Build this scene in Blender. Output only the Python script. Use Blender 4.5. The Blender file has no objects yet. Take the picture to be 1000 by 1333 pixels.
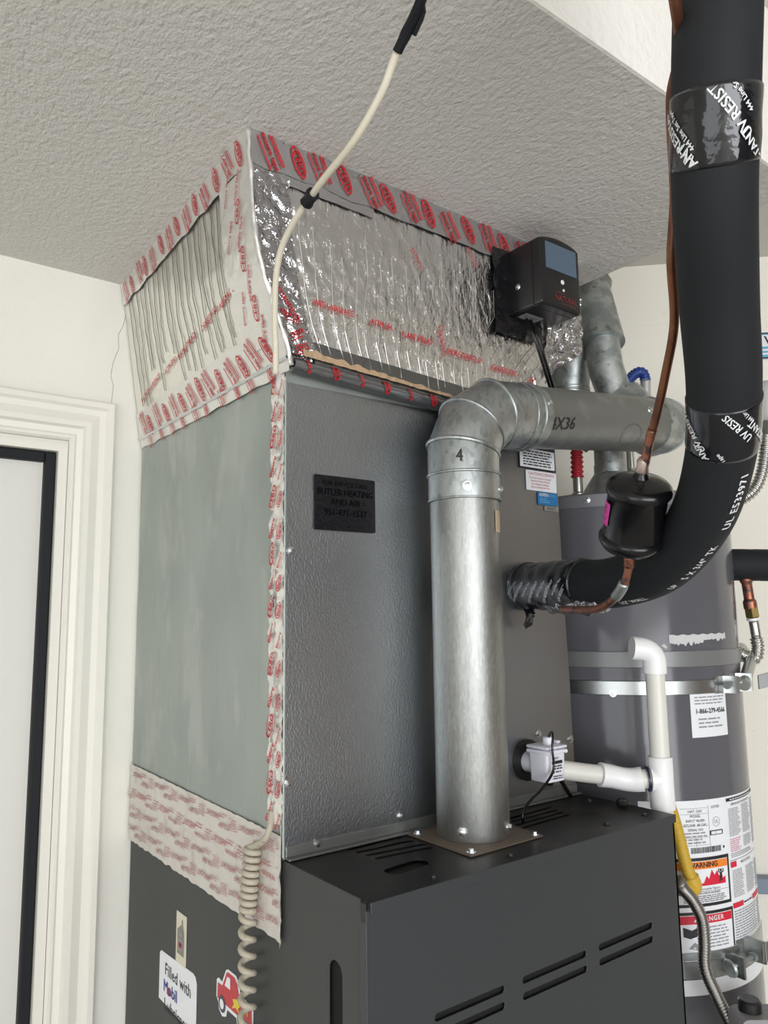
import bpy, bmesh, math, random
from mathutils import Vector, Matrix, noise
random.seed(7)
S = bpy.context.scene
C = S.collection
PI = math.pi
V = Vector
R = math.radians

# ------------------------------------------------------------------ camera
cd = bpy.data.cameras.new('camera'); cam = bpy.data.objects.new('camera', cd); C.objects.link(cam)
yaw, pit, rol = R(37.0447), R(7.8138), R(-0.7341)
fw = V((math.sin(yaw)*math.cos(pit), math.cos(yaw)*math.cos(pit), math.sin(pit)))
rt = V((math.cos(yaw), -math.sin(yaw), 0)); up = rt.cross(fw)
r2 = rt*math.cos(rol)+up*math.sin(rol); u2 = -rt*math.sin(rol)+up*math.cos(rol)
mw = Matrix.Identity(4)
for i in range(3):
    mw[i][0] = r2[i]; mw[i][1] = u2[i]; mw[i][2] = -fw[i]
mw.translation = V((-0.52554, -0.92637, 1.53927))
cam.matrix_world = mw
cd.sensor_fit = 'HORIZONTAL'; cd.sensor_width = 36; cd.lens = 987.69/1000*36; cd.clip_start = .01
S.camera = cam

# ------------------------------------------------------------------ world and light
W = bpy.data.worlds.new('world'); S.world = W; W.use_nodes = True
bg = W.node_tree.nodes['Background']; bg.inputs[0].default_value = (.80, .90, 1.0, 1); bg.inputs[1].default_value = 1.1

def area(name, loc, rot, sx, sy, power, col):
    l = bpy.data.lights.new(name, 'AREA'); l.shape = 'RECTANGLE'; l.size = sx; l.size_y = sy; l.energy = power; l.color = col
    o = bpy.data.objects.new(name, l); C.objects.link(o); o.location = loc; o.rotation_euler = rot
    return o
area('side_opening_daylight', (-3.35, -2.1, 1.2), (R(90), 0, R(-90)), 2.2, 2.1, 30, (1, .985, .96))
area('garage_door_daylight', (-1.5, -4.9, 1.2), (R(90), 0, 0), 3.6, 2.1, 165, (.98, .985, 1.0))
S.view_settings.view_transform = 'Standard'
S.view_settings.look = 'None'
S.view_settings.exposure = 0.0
S.view_settings.gamma = 1
S.view_settings.use_curve_mapping = False

# ------------------------------------------------------------------ materials
MATS = {}
def mat(name, col, rough=.5, metal=0., bump=None, var=None, coat=0., spec=.5, trans=0., aniso=0., emis=None):
    """bump: list of (kind, scale(xyz or float), strength, distance); var: list of (kind, scale, amount, lo, hi, colour2)"""
    if name in MATS: return MATS[name]
    m = bpy.data.materials.new(name); m.use_nodes = True; MATS[name] = m
    nt = m.node_tree; b = nt.nodes['Principled BSDF']; L = nt.links
    b.inputs['Base Color'].default_value = (*col, 1)
    b.inputs['Roughness'].default_value = rough; b.inputs['Metallic'].default_value = metal
    b.inputs['Coat Weight'].default_value = coat; b.inputs['Coat Roughness'].default_value = .15
    b.inputs['Specular IOR Level'].default_value = spec
    b.inputs['Transmission Weight'].default_value = trans
    if emis: b.inputs['Emission Color'].default_value = (*emis[0], 1); b.inputs['Emission Strength'].default_value = emis[1]
    tc = nt.nodes.new('ShaderNodeTexCoord')
    def tex(kind, sc):
        mp = nt.nodes.new('ShaderNodeMapping'); L.new(tc.outputs['Object'], mp.inputs[0])
        mp.inputs['Scale'].default_value = sc if isinstance(sc, tuple) else (sc, sc, sc)
        if kind == 'noise':
            t = nt.nodes.new('ShaderNodeTexNoise'); t.inputs['Scale'].default_value = 1; t.inputs['Detail'].default_value = 4; out = t.outputs['Fac']
        elif kind == 'crack':
            t = nt.nodes.new('ShaderNodeTexVoronoi'); t.feature = 'DISTANCE_TO_EDGE'; t.inputs['Scale'].default_value = 1; out = t.outputs['Distance']
        elif kind == 'cell':
            t = nt.nodes.new('ShaderNodeTexVoronoi'); t.inputs['Scale'].default_value = 1
            s = nt.nodes.new('ShaderNodeSeparateColor'); L.new(t.outputs['Color'], s.inputs[0]); L.new(mp.outputs[0], t.inputs['Vector']); return s.outputs[0]
        elif kind == 'blob':
            t = nt.nodes.new('ShaderNodeTexVoronoi'); t.feature = 'SMOOTH_F1'; t.inputs['Scale'].default_value = 1; out = t.outputs['Distance']
        elif kind == 'ridge':
            t = nt.nodes.new('ShaderNodeTexNoise'); t.inputs['Scale'].default_value = 1; t.inputs['Detail'].default_value = 3
            a = nt.nodes.new('ShaderNodeMath'); a.operation = 'SUBTRACT'; a.inputs[1].default_value = .5; L.new(t.outputs['Fac'], a.inputs[0])
            c = nt.nodes.new('ShaderNodeMath'); c.operation = 'ABSOLUTE'; L.new(a.outputs[0], c.inputs[0])
            L.new(mp.outputs[0], t.inputs['Vector']); return c.outputs[0]
        L.new(mp.outputs[0], t.inputs['Vector']); return out
    if var:
        prev = None
        for kind, sc, lo, hi, c2 in var:
            o = tex(kind, sc)
            mr = nt.nodes.new('ShaderNodeMapRange'); mr.inputs['From Min'].default_value = lo; mr.inputs['From Max'].default_value = hi
            L.new(o, mr.inputs['Value'])
            mx = nt.nodes.new('ShaderNodeMix'); mx.data_type = 'RGBA'
            L.new(mr.outputs[0], mx.inputs['Factor'])
            if prev is None: mx.inputs['A'].default_value = (*col, 1)
            else: L.new(prev, mx.inputs['A'])
            mx.inputs['B'].default_value = (*c2, 1); prev = mx.outputs['Result']
        L.new(prev, b.inputs['Base Color'])
    if bump:
        prev = None
        for kind, sc, st, dist in bump:
            o = tex(kind, sc); bp = nt.nodes.new('ShaderNodeBump'); bp.inputs['Strength'].default_value = st; bp.inputs['Distance'].default_value = dist
            L.new(o, bp.inputs['Height'])
            if prev: L.new(prev, bp.inputs['Normal'])
            prev = bp.outputs[0]
        L.new(prev, b.inputs['Normal'])
    return m

m_ceil = mat('textured_ceiling_paint', (.60, .585, .56), .85, bump=[('noise', (150, 95, 120), 1., .0045), ('noise', 330, .3, .002)])
m_wall = mat('cream_wall_paint', (.72, .705, .64), .7, bump=[('noise', 45, .28, .004), ('noise', 160, .2, .0015)],
             var=[('noise', (5, 5, 3), .45, .8, (.67, .655, .59))])
m_wall2 = mat('pale_wall_paint', (.86, .83, .745), .75, bump=[('noise', 14, .2, .006)], var=[('noise', 90, .72, .80, (.52, .50, .45))])  # paler cream than the back wall, with darker specks
m_floor = mat('concrete', (.50, .475, .44), .7, bump=[('noise', 30, .3, .003)])
m_casing = mat('cream_gloss_trim', (.70, .68, .615), .38, bump=[('noise', (30, 30, 4), .12, .002)])
m_door = mat('door_paint', (.62, .61, .565), .45)
m_rubber = mat('black_weatherstrip', (.008, .009, .011), .6, spec=.25)
m_crack = mat('hairline_crack', (.35, .33, .28), .9)
m_galvside = mat('dull_galvanised_sheet', (.42, .46, .44), .50, .75, bump=[('noise', (9, 9, 3), .12, .01)],
                 var=[('noise', (7, 7, 3.2), .40, .75, (.33, .375, .355)), ('noise', (18, 18, 8), .52, .66, (.46, .49, .465)), ('noise', (60, 60, 14), .60, .80, (.34, .37, .355))])
m_emboss = mat('embossed_galvanised_sheet', (.36, .38, .40), .36, 1., bump=[('noise', (360, 360, 240), .42, .0013)])
m_galv = mat('spangled_galvanised', (.46, .49, .49), .42, 1., bump=[('noise', 60, .08, .002)],
             var=[('cell', (160, 160, 90), .2, 1., (.32, .355, .365)), ('noise', (30, 30, 12), .5, .75, (.58, .60, .60))])
m_galvpipe = mat('brushed_galvanised_pipe', (.36, .37, .36), .47, 1., bump=[('noise', (60, 60, 9), .14, .003), ('noise', 260, .15, .001)],
             var=[('noise', (260, 260, 40), .46, .72, (.31, .315, .305)), ('cell', (330, 330, 120), .6, 1., (.40, .41, .40)), ('noise', (6, 6, 3), .5, .8, (.33, .33, .31))])
m_galvgrey = mat('dull_grey_duct_pipe', (.25, .26, .25), .42, .8, var=[('noise', 24, .5, .75, (.36, .38, .37))])
m_galvold = mat('weathered_galvanised', (.34, .37, .37), .45, .85, bump=[('noise', 80, .2, .002)], var=[('noise', 30, .45, .62, (.52, .55, .54)), ('noise', 55, .6, .7, (.22, .23, .23))])
m_foil = mat('crinkled_foil_facing', (.80, .79, .78), .22, 1., bump=[('noise', (50, 50, 26), .85, .008), ('ridge', (110, 110, 12), .5, .004), ('noise', (170, 170, 110), .5, .003)])
m_foilleft = mat('pale_foil_facing', (.86, .85, .80), .34, 1., bump=[('noise', (40, 24, 8), .35, .006), ('ridge', (30, 45, 3), .4, .004)])
m_tape = mat('foil_tape', (.80, .79, .76), .38, .72, bump=[('noise', 26, .45, .006), ('ridge', 40, .25, .003)])
m_tapefront = mat('darkened_foil_tape', (.60, .60, .61), .36, 1., bump=[('noise', 26, .45, .006), ('ridge', 40, .25, .003)])  # same tape as on the left, greyed for the dark reflections on the front
m_tapedull = mat('aged_foil_tape', (.70, .67, .64), .48, .55, bump=[('ridge', (12, 12, 30), .5, .004), ('noise', 90, .5, .002)], var=[('noise', (30, 30, 14), .58, .75, (.58, .53, .50))])
m_tapeband = mat('dull_tape_band', (.30, .31, .32), .3, .9, bump=[('noise', (20, 20, 60), .3, .004)])
m_paperedge = mat('torn_brown_backing', (.42, .29, .18), .9, bump=[('noise', 120, .8, .004)])
m_red = mat('red_print', (.46, .012, .022), .5)
m_redbright = mat('bright_red_print', (.55, .012, .025), .45)
m_black = mat('black_print', (.012, .012, .014), .5)
m_grey = mat('grey_print', (.28, .28, .30), .6)
m_white = mat('white_print', (.72, .74, .76), .5)
m_whitelabel = mat('white_label', (.78, .80, .84), .35)
m_cab = mat('charcoal_painted_steel', (.032, .036, .040), .42, 0, coat=.05, bump=[('noise', 9, .06, .01), ('noise', 300, .12, .0006)])
m_cabside = mat('charcoal_side_panel', (.050, .052, .052), .5, 0, spec=.35, bump=[('noise', 8, .08, .01)], var=[('noise', 3, .4, .7, (.043, .045, .045))])
m_cabtop = mat('dusty_charcoal_top', (.020, .020, .021), .42, 0, spec=.2, bump=[('noise', 60, .15, .0015)], var=[('noise', 12, .5, .8, (.06, .052, .044))])
m_dark = mat('dark_interior', (.004, .004, .004), .9)
m_brownsteel = mat('dusty_brown_steel', (.17, .135, .105), .6, .3, bump=[('noise', 120, .3, .001)])
m_screw = mat('zinc_screw', (.70, .72, .74), .25, 1.)
m_foam = mat('black_foam_insulation', (.011, .0125, .015), .7, 0, spec=.3, bump=[('noise', 500, .25, .0006), ('noise', 40, .1, .003)])
m_btape = mat('glossy_black_tape', (.005, .006, .009), .10, 0, coat=.25, bump=[('noise', (18, 18, 18), .55, .008), ('ridge', 60, .25, .003)])
m_btape2 = mat('smooth_black_tape', (.005, .006, .010), .10, 0, coat=.15, bump=[('noise', 9, .2, .006)])
m_clearfoil = mat('crumpled_foil_tape', (.55, .55, .57), .16, 1., bump=[('noise', 55, 1., .01)])
m_copper = mat('tarnished_copper', (.20, .085, .045), .42, .8, bump=[('noise', 90, .2, .001)], var=[('noise', (40, 40, 20), .5, .72, (.11, .05, .032))])
m_copperred = mat('scorched_copper', (.30, .12, .075), .38, .8, bump=[('noise', 150, .5, .002)], var=[('noise', 90, .5, .6, (.10, .075, .08)), ('noise', 60, .6, .7, (.45, .33, .30))])
m_blackgloss = mat('glossy_black_enamel', (.005, .005, .006), .20, 0, spec=.38)
m_blackplastic = mat('black_plastic', (.010, .010, .011), .28, 0)
m_pink = mat('magenta_label', (.60, .045, .34), .5)
m_screen = mat('grey_lcd_screen', (.085, .125, .175), .22)
m_cable = mat('cream_cable', (.62, .58, .47), .5, bump=[('noise', 60, .1, .001)])
m_beige = mat('beige_coiled_cord', (.40, .365, .29), .5, var=[('noise', 90, .6, .72, (.26, .22, .17))])
m_pvc = mat('white_pvc_pipe', (.66, .65, .60), .35)
m_pvcfit = mat('white_pvc_fitting', (.80, .80, .81), .28)
m_purple = mat('white_switch_plastic', (.72, .72, .80), .3)
m_gasket = mat('black_gasket', (.008, .008, .008), .35)
m_bluecem = mat('dark_blue_cement', (.008, .016, .045), .3)
m_tank = mat('grey_tank_enamel', (.105, .105, .120), .14, 0, spec=.35, coat=.0, bump=[('noise', 4, .03, .01)])
m_tanktop = mat('grey_tank_cap', (.14, .14, .155), .35)
m_strap = mat('zinc_strap', (.42, .44, .44), .32, 1., bump=[('noise', 40, .15, .002)])
m_strapdull = mat('grey_plastic_band', (.19, .195, .20), .35, .2)
m_torn = mat('torn_paper_remains', (.55, .56, .57), .8, bump=[('noise', 90, .3, .002)])
m_orange = mat('orange_print', (.80, .22, .02), .5)
m_crimson = mat('crimson_print', (.60, .012, .04), .5)
m_yellow = mat('yellow_gas_coating', (.55, .36, .035), .42)
m_yellowbright = mat('yellow_plastic_handle', (.75, .62, .02), .4)
m_steelflex = mat('corrugated_steel', (.58, .58, .56), .25, 1.)
m_conduit = mat('dull_flexible_conduit', (.30, .29, .28), .32, 1.)
m_blue = mat('blue_plastic', (.012, .045, .22), .35)
m_bluelabel = mat('blue_label', (.012, .16, .40), .45)
m_redplastic = mat('red_plastic_nipple', (.42, .02, .03), .35)
m_card = mat('cream_card', (.66, .62, .50), .55)
m_graybox = mat('grey_valve_plastic', (.25, .25, .26), .4)
m_tan = mat('tan_label', (.50, .39, .27), .6)
m_stickerblack = mat('black_foil_sticker', (.010, .011, .014), .22, .3, bump=[('noise', 150, .4, .002)])
m_truckred = mat('truck_red_print', (.50, .025, .04), .4)
m_navy = mat('navy_print', (.02, .03, .30), .4)
m_brass = mat('brass', (.35, .27, .10), .35, 1.)

# ------------------------------------------------------------------ helpers
def tag(o, label=None, cat=None, group=None, kind=None):
    if label: o['label'] = label
    if cat: o['category'] = cat
    if group: o['group'] = group
    if kind: o['kind'] = kind
    return o
def thing(name, label, cat, loc=(0, 0, 0), group=None):
    o = bpy.data.objects.new(name, None); o.empty_display_size = .02; C.objects.link(o); o.location = loc
    return tag(o, label, cat, group)
def link(name, me, mats, parent=None, smooth=False, label=None):
    for m in (mats if isinstance(mats, (list, tuple)) else [mats]): me.materials.append(m)
    if smooth is not False:
        ang = smooth if isinstance(smooth, (int, float)) and smooth is not True else None
        me.shade_smooth()
        if ang: me.set_sharp_from_angle(angle=R(ang))
    o = bpy.data.objects.new(name, me); C.objects.link(o)
    if parent is not None:
        o.parent = parent
        g = parent; M = Matrix.Identity(4)
        while g is not None: M = Matrix.Translation(g.location) @ M; g = g.parent
        o.location = -M.translation if False else (0, 0, 0)
        me.transform(Matrix.Translation(-M.translation))
    if label: o['label'] = label
    return o
def obj(name, bm, mats, parent=None, smooth=False, label=None):
    bmesh.ops.recalc_face_normals(bm, faces=bm.faces)
    me = bpy.data.meshes.new(name); bm.to_mesh(me); bm.free()
    return link(name, me, mats, parent, smooth, label)
def struct(name, bm, m, label=None, smooth=False):
    o = obj(name, bm, m, None, smooth, label); o['kind'] = 'structure'; return o

def add_box(bm, lo, hi, bev=0, seg=2, mi=0):
    lo, hi = V(lo), V(hi)
    r = bmesh.ops.create_cube(bm, size=1)
    vs = r['verts']
    for v in vs: v.co = V(((lo[i]+hi[i])/2+v.co[i]*(hi[i]-lo[i])) for i in range(3))
    fs = {f for v in vs for f in v.link_faces}
    for f in fs: f.material_index = mi
    if bev:
        es = list({e for v in vs for e in v.link_edges})
        bmesh.ops.bevel(bm, geom=es, offset=bev, segments=seg, affect='EDGES', profile=.5)
def box(lo, hi, bev=0, seg=2):
    bm = bmesh.new(); add_box(bm, lo, hi, bev, seg); return bm
def frame_of(d):
    d = V(d).normalized(); a = V((0, 0, 1)) if abs(d.z) < .9 else V((1, 0, 0))
    x = d.cross(a).normalized(); return x, x.cross(d).normalized(), d
def add_lathe(bm, prof, origin, axis=(0, 0, 1), n=32, caps=True):
    """prof: list of (r, h) along axis"""
    x, y, d = frame_of(axis); o = V(origin); rings = []
    for r, h in prof:
        rings.append([bm.verts.new(o+d*h+(x*math.cos(2*PI*k/n)+y*math.sin(2*PI*k/n))*r) for k in range(n)])
    for a, b in zip(rings, rings[1:]):
        for k in range(n): bm.faces.new((a[k], a[(k+1) % n], b[(k+1) % n], b[k]))
    if caps:
        bm.faces.new(rings[0][::-1]); bm.faces.new(rings[-1])
def lathe(prof, origin, axis=(0, 0, 1), n=32, caps=True):
    bm = bmesh.new(); add_lathe(bm, prof, origin, axis, n, caps); return bm
def catmull(P, n):
    P = [V(p) for p in P]; Q = [2*P[0]-P[1]]+P+[2*P[-1]-P[-2]]; out = []
    for i in range(1, len(Q)-2):
        a, b, c, d = Q[i-1:i+3]
        for k in range(n):
            t = k/n
            out.append(.5*((2*b)+(c-a)*t+(2*a-5*b+4*c-d)*t*t+(3*b-a-3*c+d)*t**3))
    out.append(P[-1]); return out
def resample(pts, step):
    out = [pts[0]]; acc = 0
    L = [0]
    for a, b in zip(pts, pts[1:]): L.append(L[-1]+(b-a).length)
    n = max(2, int(L[-1]/step)); j = 0; out = []
    for k in range(n+1):
        s = L[-1]*k/n
        while j < len(L)-2 and L[j+1] < s: j += 1
        t = (s-L[j])/max(1e-9, L[j+1]-L[j]); out.append(pts[j].lerp(pts[j+1], t))
    return out
class Tube:
    """path sweep with parallel-transport frames; can be mapped (s, angle, w) -> point"""
    def __init__(s, P, step=.01, smooth=True, n=12):
        s.p = resample(catmull(P, n) if smooth else [V(q) for q in P], step)
        s.t = []
        for i in range(len(s.p)):
            a = s.p[max(0, i-1)]; b = s.p[min(len(s.p)-1, i+1)]; s.t.append((b-a).normalized())
        x, y, d = frame_of(s.t[0]); s.x = [x]
        for i in range(1, len(s.p)):
            v = s.x[-1]-s.t[i]*s.x[-1].dot(s.t[i]); s.x.append(v.normalized())
        s.len = [0]
        for a, b in zip(s.p, s.p[1:]): s.len.append(s.len[-1]+(b-a).length)
        s.L = s.len[-1]
    def at(s, l):
        l = min(max(l, 0), s.L-1e-6); i = min(int(l/s.L*(len(s.p)-1)), len(s.p)-2)
        t = (l-s.len[i])/(s.len[i+1]-s.len[i])
        p = s.p[i].lerp(s.p[i+1], t); x = s.x[i].lerp(s.x[i+1], t).normalized(); d = s.t[i].lerp(s.t[i+1], t).normalized()
        return p, x, x.cross(d).normalized()
    def pt(s, l, a, r):
        p, x, y = s.at(l); return p+(x*math.cos(a)+y*math.sin(a))*r
    def mesh(s, r, l0=0, l1=None, n=16, step=None, caps=True, jit=0):
        l1 = s.L if l1 is None else l1; step = step or s.L/(len(s.p)-1)
        m = max(1, int(round((l1-l0)/step))); bm = bmesh.new(); rings = []
        for i in range(m+1):
            l = l0+(l1-l0)*i/m; rr = r(l) if callable(r) else r
            ring = []
            for k in range(n):
                a = 2*PI*k/n; q = rr+(jit*noise.noise(V((l*60, math.cos(a)*2, math.sin(a)*2))) if jit else 0)
                ring.append(bm.verts.new(s.pt(l, a, q)))
            rings.append(ring)
        for a, b in zip(rings, rings[1:]):
            for k in range(n): bm.faces.new((a[k], a[(k+1) % n], b[(k+1) % n], b[k]))
        if caps: bm.faces.new(rings[0][::-1]); bm.faces.new(rings[-1])
        return bm
    def face_angle(s, l, target):
        p, x, y = s.at(l); d = V(target)-p; return math.atan2(d.dot(y), d.dot(x))
def tube(P, r, n=12, step=.006, smooth=True): return Tube(P, step, smooth).mesh(r, n=n)
def corr(pitch, amp, r): return lambda l: r+amp*(math.sin(2*PI*l/pitch))

# --- printed marks: shapes laid out in (u, v) metres and mapped onto a surface by a function f(u, v, w)
TXT = {}
def text_data(s, spacing=1.):
    if (s, spacing) in TXT: return TXT[(s, spacing)]
    c = bpy.data.curves.new('t', 'FONT'); c.body = s; c.size = 1; c.align_x = 'CENTER'; c.align_y = 'CENTER'; c.resolution_u = 2; c.space_character = spacing
    o = bpy.data.objects.new('t', c); C.objects.link(o); bpy.context.view_layer.update()
    dg = bpy.context.evaluated_depsgraph_get(); me = bpy.data.meshes.new_from_object(o.evaluated_get(dg))
    d = ([(v.co.x, v.co.y) for v in me.vertices], [tuple(p.vertices) for p in me.polygons])
    bpy.data.objects.remove(o); bpy.data.curves.remove(c); bpy.data.meshes.remove(me)
    TXT[(s, spacing)] = d; return d
class Print:
    def __init__(s, f, w=.0006): s.f = f; s.w = w; s.v = []; s.fc = []; s.mi = []; s.m = []; s.clip = None
    def add(s, vs, fs, m, w=None):
        if s.clip:
            a, b, c, d = s.clip; ok = [a <= u <= b and c <= v <= d for u, v in vs]; fs = [f for f in fs if all(ok[i] for i in f)]
            if not fs: return
        if m not in s.m: s.m.append(m)
        w = s.w if w is None else w; b = len(s.v)
        s.v += [s.f(u, v, w) for u, v in vs]; s.fc += [tuple(i+b for i in f) for f in fs]; s.mi += [s.m.index(m)]*len(fs)
    def text(s, t, u, v, h, m, rot=0, w=None, sx=1., spacing=1., shear=0, bold=0):
        vs, fs = text_data(t, spacing); c, sn = math.cos(rot), math.sin(rot)
        offs = [(0, 0)] if not bold else [(0, 0), (bold, 0), (0, bold*.6)]
        for dx, dy in offs:
            s.add([(u+((x+dx)*sx*c-(y+dy)*sn+shear*y)*h, v+((x+dx)*sx*sn+(y+dy)*c)*h) for x, y in vs], fs, m, (s.w if w is None else w)+dx*.0005)
    def rect(s, u0, v0, u1, v1, m, w=None, rot=0, n=1, rad=0):
        cu, cv = (u0+u1)/2, (v0+v1)/2; c, sn = math.cos(rot), math.sin(rot); vs = []; fs = []
        if rad:
            s.poly([(cu+x*c-y*sn, cv+x*sn+y*c) for x, y in rrect(u1-u0, v1-v0, rad)], m, w); return
        for i in range(n+1):
            x = (u0-cu)+(u1-u0)*i/n
            for y in (v0-cv, v1-cv): vs.append((cu+x*c-y*sn, cv+x*sn+y*c))
        for i in range(n): fs.append((2*i, 2*i+2, 2*i+3, 2*i+1))
        s.add(vs, fs, m, w)
    def poly(s, pts, m, w=None): s.add(pts, [tuple(range(len(pts)))], m, w)
    def ring(s, u, v, a, b, th, m, rot=0, w=None, n=20):
        vs = []; fs = []; c, sn = math.cos(rot), math.sin(rot)
        for k in range(n):
            for q in (0, 1):
                x = (a-q*th)*math.cos(2*PI*k/n); y = (b-q*th)*math.sin(2*PI*k/n); vs.append((u+x*c-y*sn, v+x*sn+y*c))
        for k in range(n): fs.append((2*k, (2*k+2) % (2*n), (2*k+3) % (2*n), 2*k+1))
        s.add(vs, fs, m, w)
    def lines(s, u0, v0, u1, v1, n, m, th=.45, ragged=.3, w=None, words=True):
        """small unreadable printed lines"""
        h = (v1-v0)/n
        for i in range(n):
            y = v1-(i+.5)*h; x = u0; e = u1-(u1-u0)*random.random()*ragged
            while x < e:
                q = min(e, x+h*random.uniform(1, 3.4)); s.rect(x, y-h*th/2, q, y+h*th/2, m, w); x = q+h*.4
    def build(s, name, parent, label=None):
        me = bpy.data.meshes.new(name); me.from_pydata([tuple(q) for q in s.v], [], s.fc)
        me.update()
        for p, i in zip(me.polygons, s.mi): p.material_index = i
        o = link(name, me, s.m, parent, False, label); o['kind'] = 'stuff' if len(s.fc) > 1 else 'print'
        if o['kind'] == 'print' or name in ('sticker', 'label', 'button', 'torn_label'): del o['kind']
        return o
def rrect(w, h, r, n=4):
    out = []
    for cx, cy, a0 in ((w/2-r, h/2-r, 0), (-w/2+r, h/2-r, 90), (-w/2+r, -h/2+r, 180), (w/2-r, -h/2+r, 270)):
        for k in range(n+1): a = R(a0+90*k/n); out.append((cx+r*math.cos(a), cy+r*math.sin(a)))
    return out
def front(u, v, w): return V((u, -w, v))             # the plane y = 0, seen from -y
def side(u, v, w): return V((-w, -u, v))             # the plane x = 0, seen from -x (u grows towards the viewer's right)
def on_cyl(c, r):
    return lambda u, v, w: V((c[0]+(r+w)*math.cos(u/r), c[1]+(r+w)*math.sin(u/r), v))
def slab(poly, th, f):
    """a flat plate with its outline in (u, v), thickness along w"""
    bm = bmesh.new(); a = [bm.verts.new(f(u, v, 0)) for u, v in poly]; b = [bm.verts.new(f(u, v, th)) for u, v in poly]
    bm.faces.new(a[::-1]); bm.faces.new(b); n = len(poly)
    for i in range(n): bm.faces.new((a[i], a[(i+1) % n], b[(i+1) % n], b[i]))
    return bm
def holed_panel(name, outer, holes, th, f, m, parent, label=None):
    """sheet with real cut-outs"""
    c = bpy.data.curves.new('p', 'CURVE'); c.dimensions = '2D'; c.fill_mode = 'BOTH'; c.extrude = th/2
    for pts in [outer]+holes:
        sp = c.splines.new('POLY'); sp.points.add(len(pts)-1); sp.use_cyclic_u = True
        for q, (x, y) in zip(sp.points, pts): q.co = (x, y, 0, 1)
    o = bpy.data.objects.new('p', c); C.objects.link(o); bpy.context.view_layer.update()
    me = bpy.data.meshes.new_from_object(o.evaluated_get(bpy.context.evaluated_depsgraph_get()))
    bpy.data.objects.remove(o)
    for v in me.vertices: v.co = f(v.co.x, v.co.y, v.co.z-th/2)
    bm = bmesh.new(); bm.from_mesh(me); bmesh.ops.remove_doubles(bm, verts=bm.verts, dist=1e-6)
    bpy.data.meshes.remove(me); me = None
    return obj(name, bm, m, parent, False, label)
def stadium(x0, y0, x1, y1, r, n=6):
    d = V((x1-x0, y1-y0)).normalized(); a0 = math.atan2(d.y, d.x); out = []
    for k in range(n+1): a = a0-PI/2+PI*k/n; out.append((x1+r*math.cos(a), y1+r*math.sin(a)))
    for k in range(n+1): a = a0+PI/2+PI*k/n; out.append((x0+r*math.cos(a), y0+r*math.sin(a)))
    return out
def screw(p, d, parent, r=.005, m=None):
    d = V(d).normalized()
    bm = lathe([(r*1.5, 0), (r*1.5, r*.25), (r, r*.3), (r*.95, r*1.05), (r*.5, r*1.15)], p, d, 6)
    add_lathe(bm, [(r*1.6, -.0004), (r*1.6, r*.18)], p, d, 14)
    return obj('screw', bm, m or m_screw, parent, 30)
def grid(f, nu, nv, disp=0, sc=30, seed=0, fade=None):
    bm = bmesh.new(); g = []
    for j in range(nv+1):
        row = []
        for i in range(nu+1):
            u, v = i/nu, j/nv; p = f(u, v, 0)
            k = disp*(fade(u, v) if fade else 1)
            w = k*(noise.noise(p*sc+V((seed, 0, 0)))+.5*noise.noise(p*sc*2.3)) if k else 0
            row.append(bm.verts.new(f(u, v, w)))
        g.append(row)
    for j in range(nv):
        for i in range(nu): bm.faces.new((g[j][i], g[j][i+1], g[j+1][i+1], g[j+1][i]))
    return bm

# ================================================================== SETTING
H = 2.2288; UC = 2.52; L = .5947
struct('floor', box((-3.6, -5.2, -.1), (3.2, 1.2, 0)), m_floor)
struct('ceiling', box((-3.6, -5.2, UC), (3.2, 1.2, UC+.1)), mat('upper_ceiling_paint', (.62, .60, .55), .85, bump=[('noise', 70, .2, .004)]), 'smooth upper ceiling beyond the dropped part')
struct('ceiling_2', box((-3.4, -.4114, H), (.7349, L+.02, UC)), m_ceil, 'dropped grey ceiling with heavy knockdown texture')
struct('trim_5', box((-3.39, -.4154, H+.0005), (.7349, -.4110, UC)), mat('lightened_soffit_paint', (.86, .84, .80), .8, bump=[('noise', 60, .5, .006)]), 'bright vertical face above the edge of the dropped ceiling')  # added thin panel, its paint lightened to make up for weak light on this face
# back wall with the door opening
bm = bmesh.new()
DX0, DX1, DZ = -1.02, -.148, 1.875
add_box(bm, (-3.5, L, 0), (DX0, L+.12, UC)); add_box(bm, (DX1, L, 0), (1.2, L+.12, UC)); add_box(bm, (DX0, L, DZ), (DX1, L+.12, UC))
struct('wall_back', bm, m_wall, 'cream plaster wall around the door')
# diagonal wall behind the water heater
def diag(s, z, w): # s along the wall from its left end, w towards the room
    return V((.97, L, 0))+V((.7071, -.7071, 0))*s+V((-.7071, -.7071, 0))*w+V((0, 0, z))
bm = bmesh.new(); q = [diag(0, 0, 0), diag(2.9, 0, 0), diag(2.9, 0, -.1), diag(0, 0, -.1)]
a = [bm.verts.new(v) for v in q]; b = [bm.verts.new(v+V((0, 0, UC))) for v in q]
bm.faces.new(a); bm.faces.new(b)
for i in range(4): bm.faces.new((a[i], a[(i+1) % 4], b[(i+1) % 4], b[i]))
struct('wall_right', bm, m_wall2, 'plain cream wall behind the water heater')
m_far = mat('brown_garage_wall', (.30, .235, .19), .8)
struct('wall_side', box((3.02, -5.2, 0), (3.12, -1.3, UC)), m_far)
bm = bmesh.new()
add_box(bm, (-3.5, -5.1, 0), (-3.4, -3.2, UC)); add_box(bm, (-3.5, -1., 0), (-3.4, 1, UC)); add_box(bm, (-3.5, -3.2, 2.25), (-3.4, -1., UC))
struct('wall_left', bm, m_wall)
bm = bmesh.new()
add_box(bm, (-3.5, -5.1, 0), (-3.3, -5., UC)); add_box(bm, (.3, -5.1, 0), (3.1, -5., UC)); add_box(bm, (-3.3, -5.1, 2.25), (.3, -5., UC))
struct('wall_front', bm, m_far)
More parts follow.
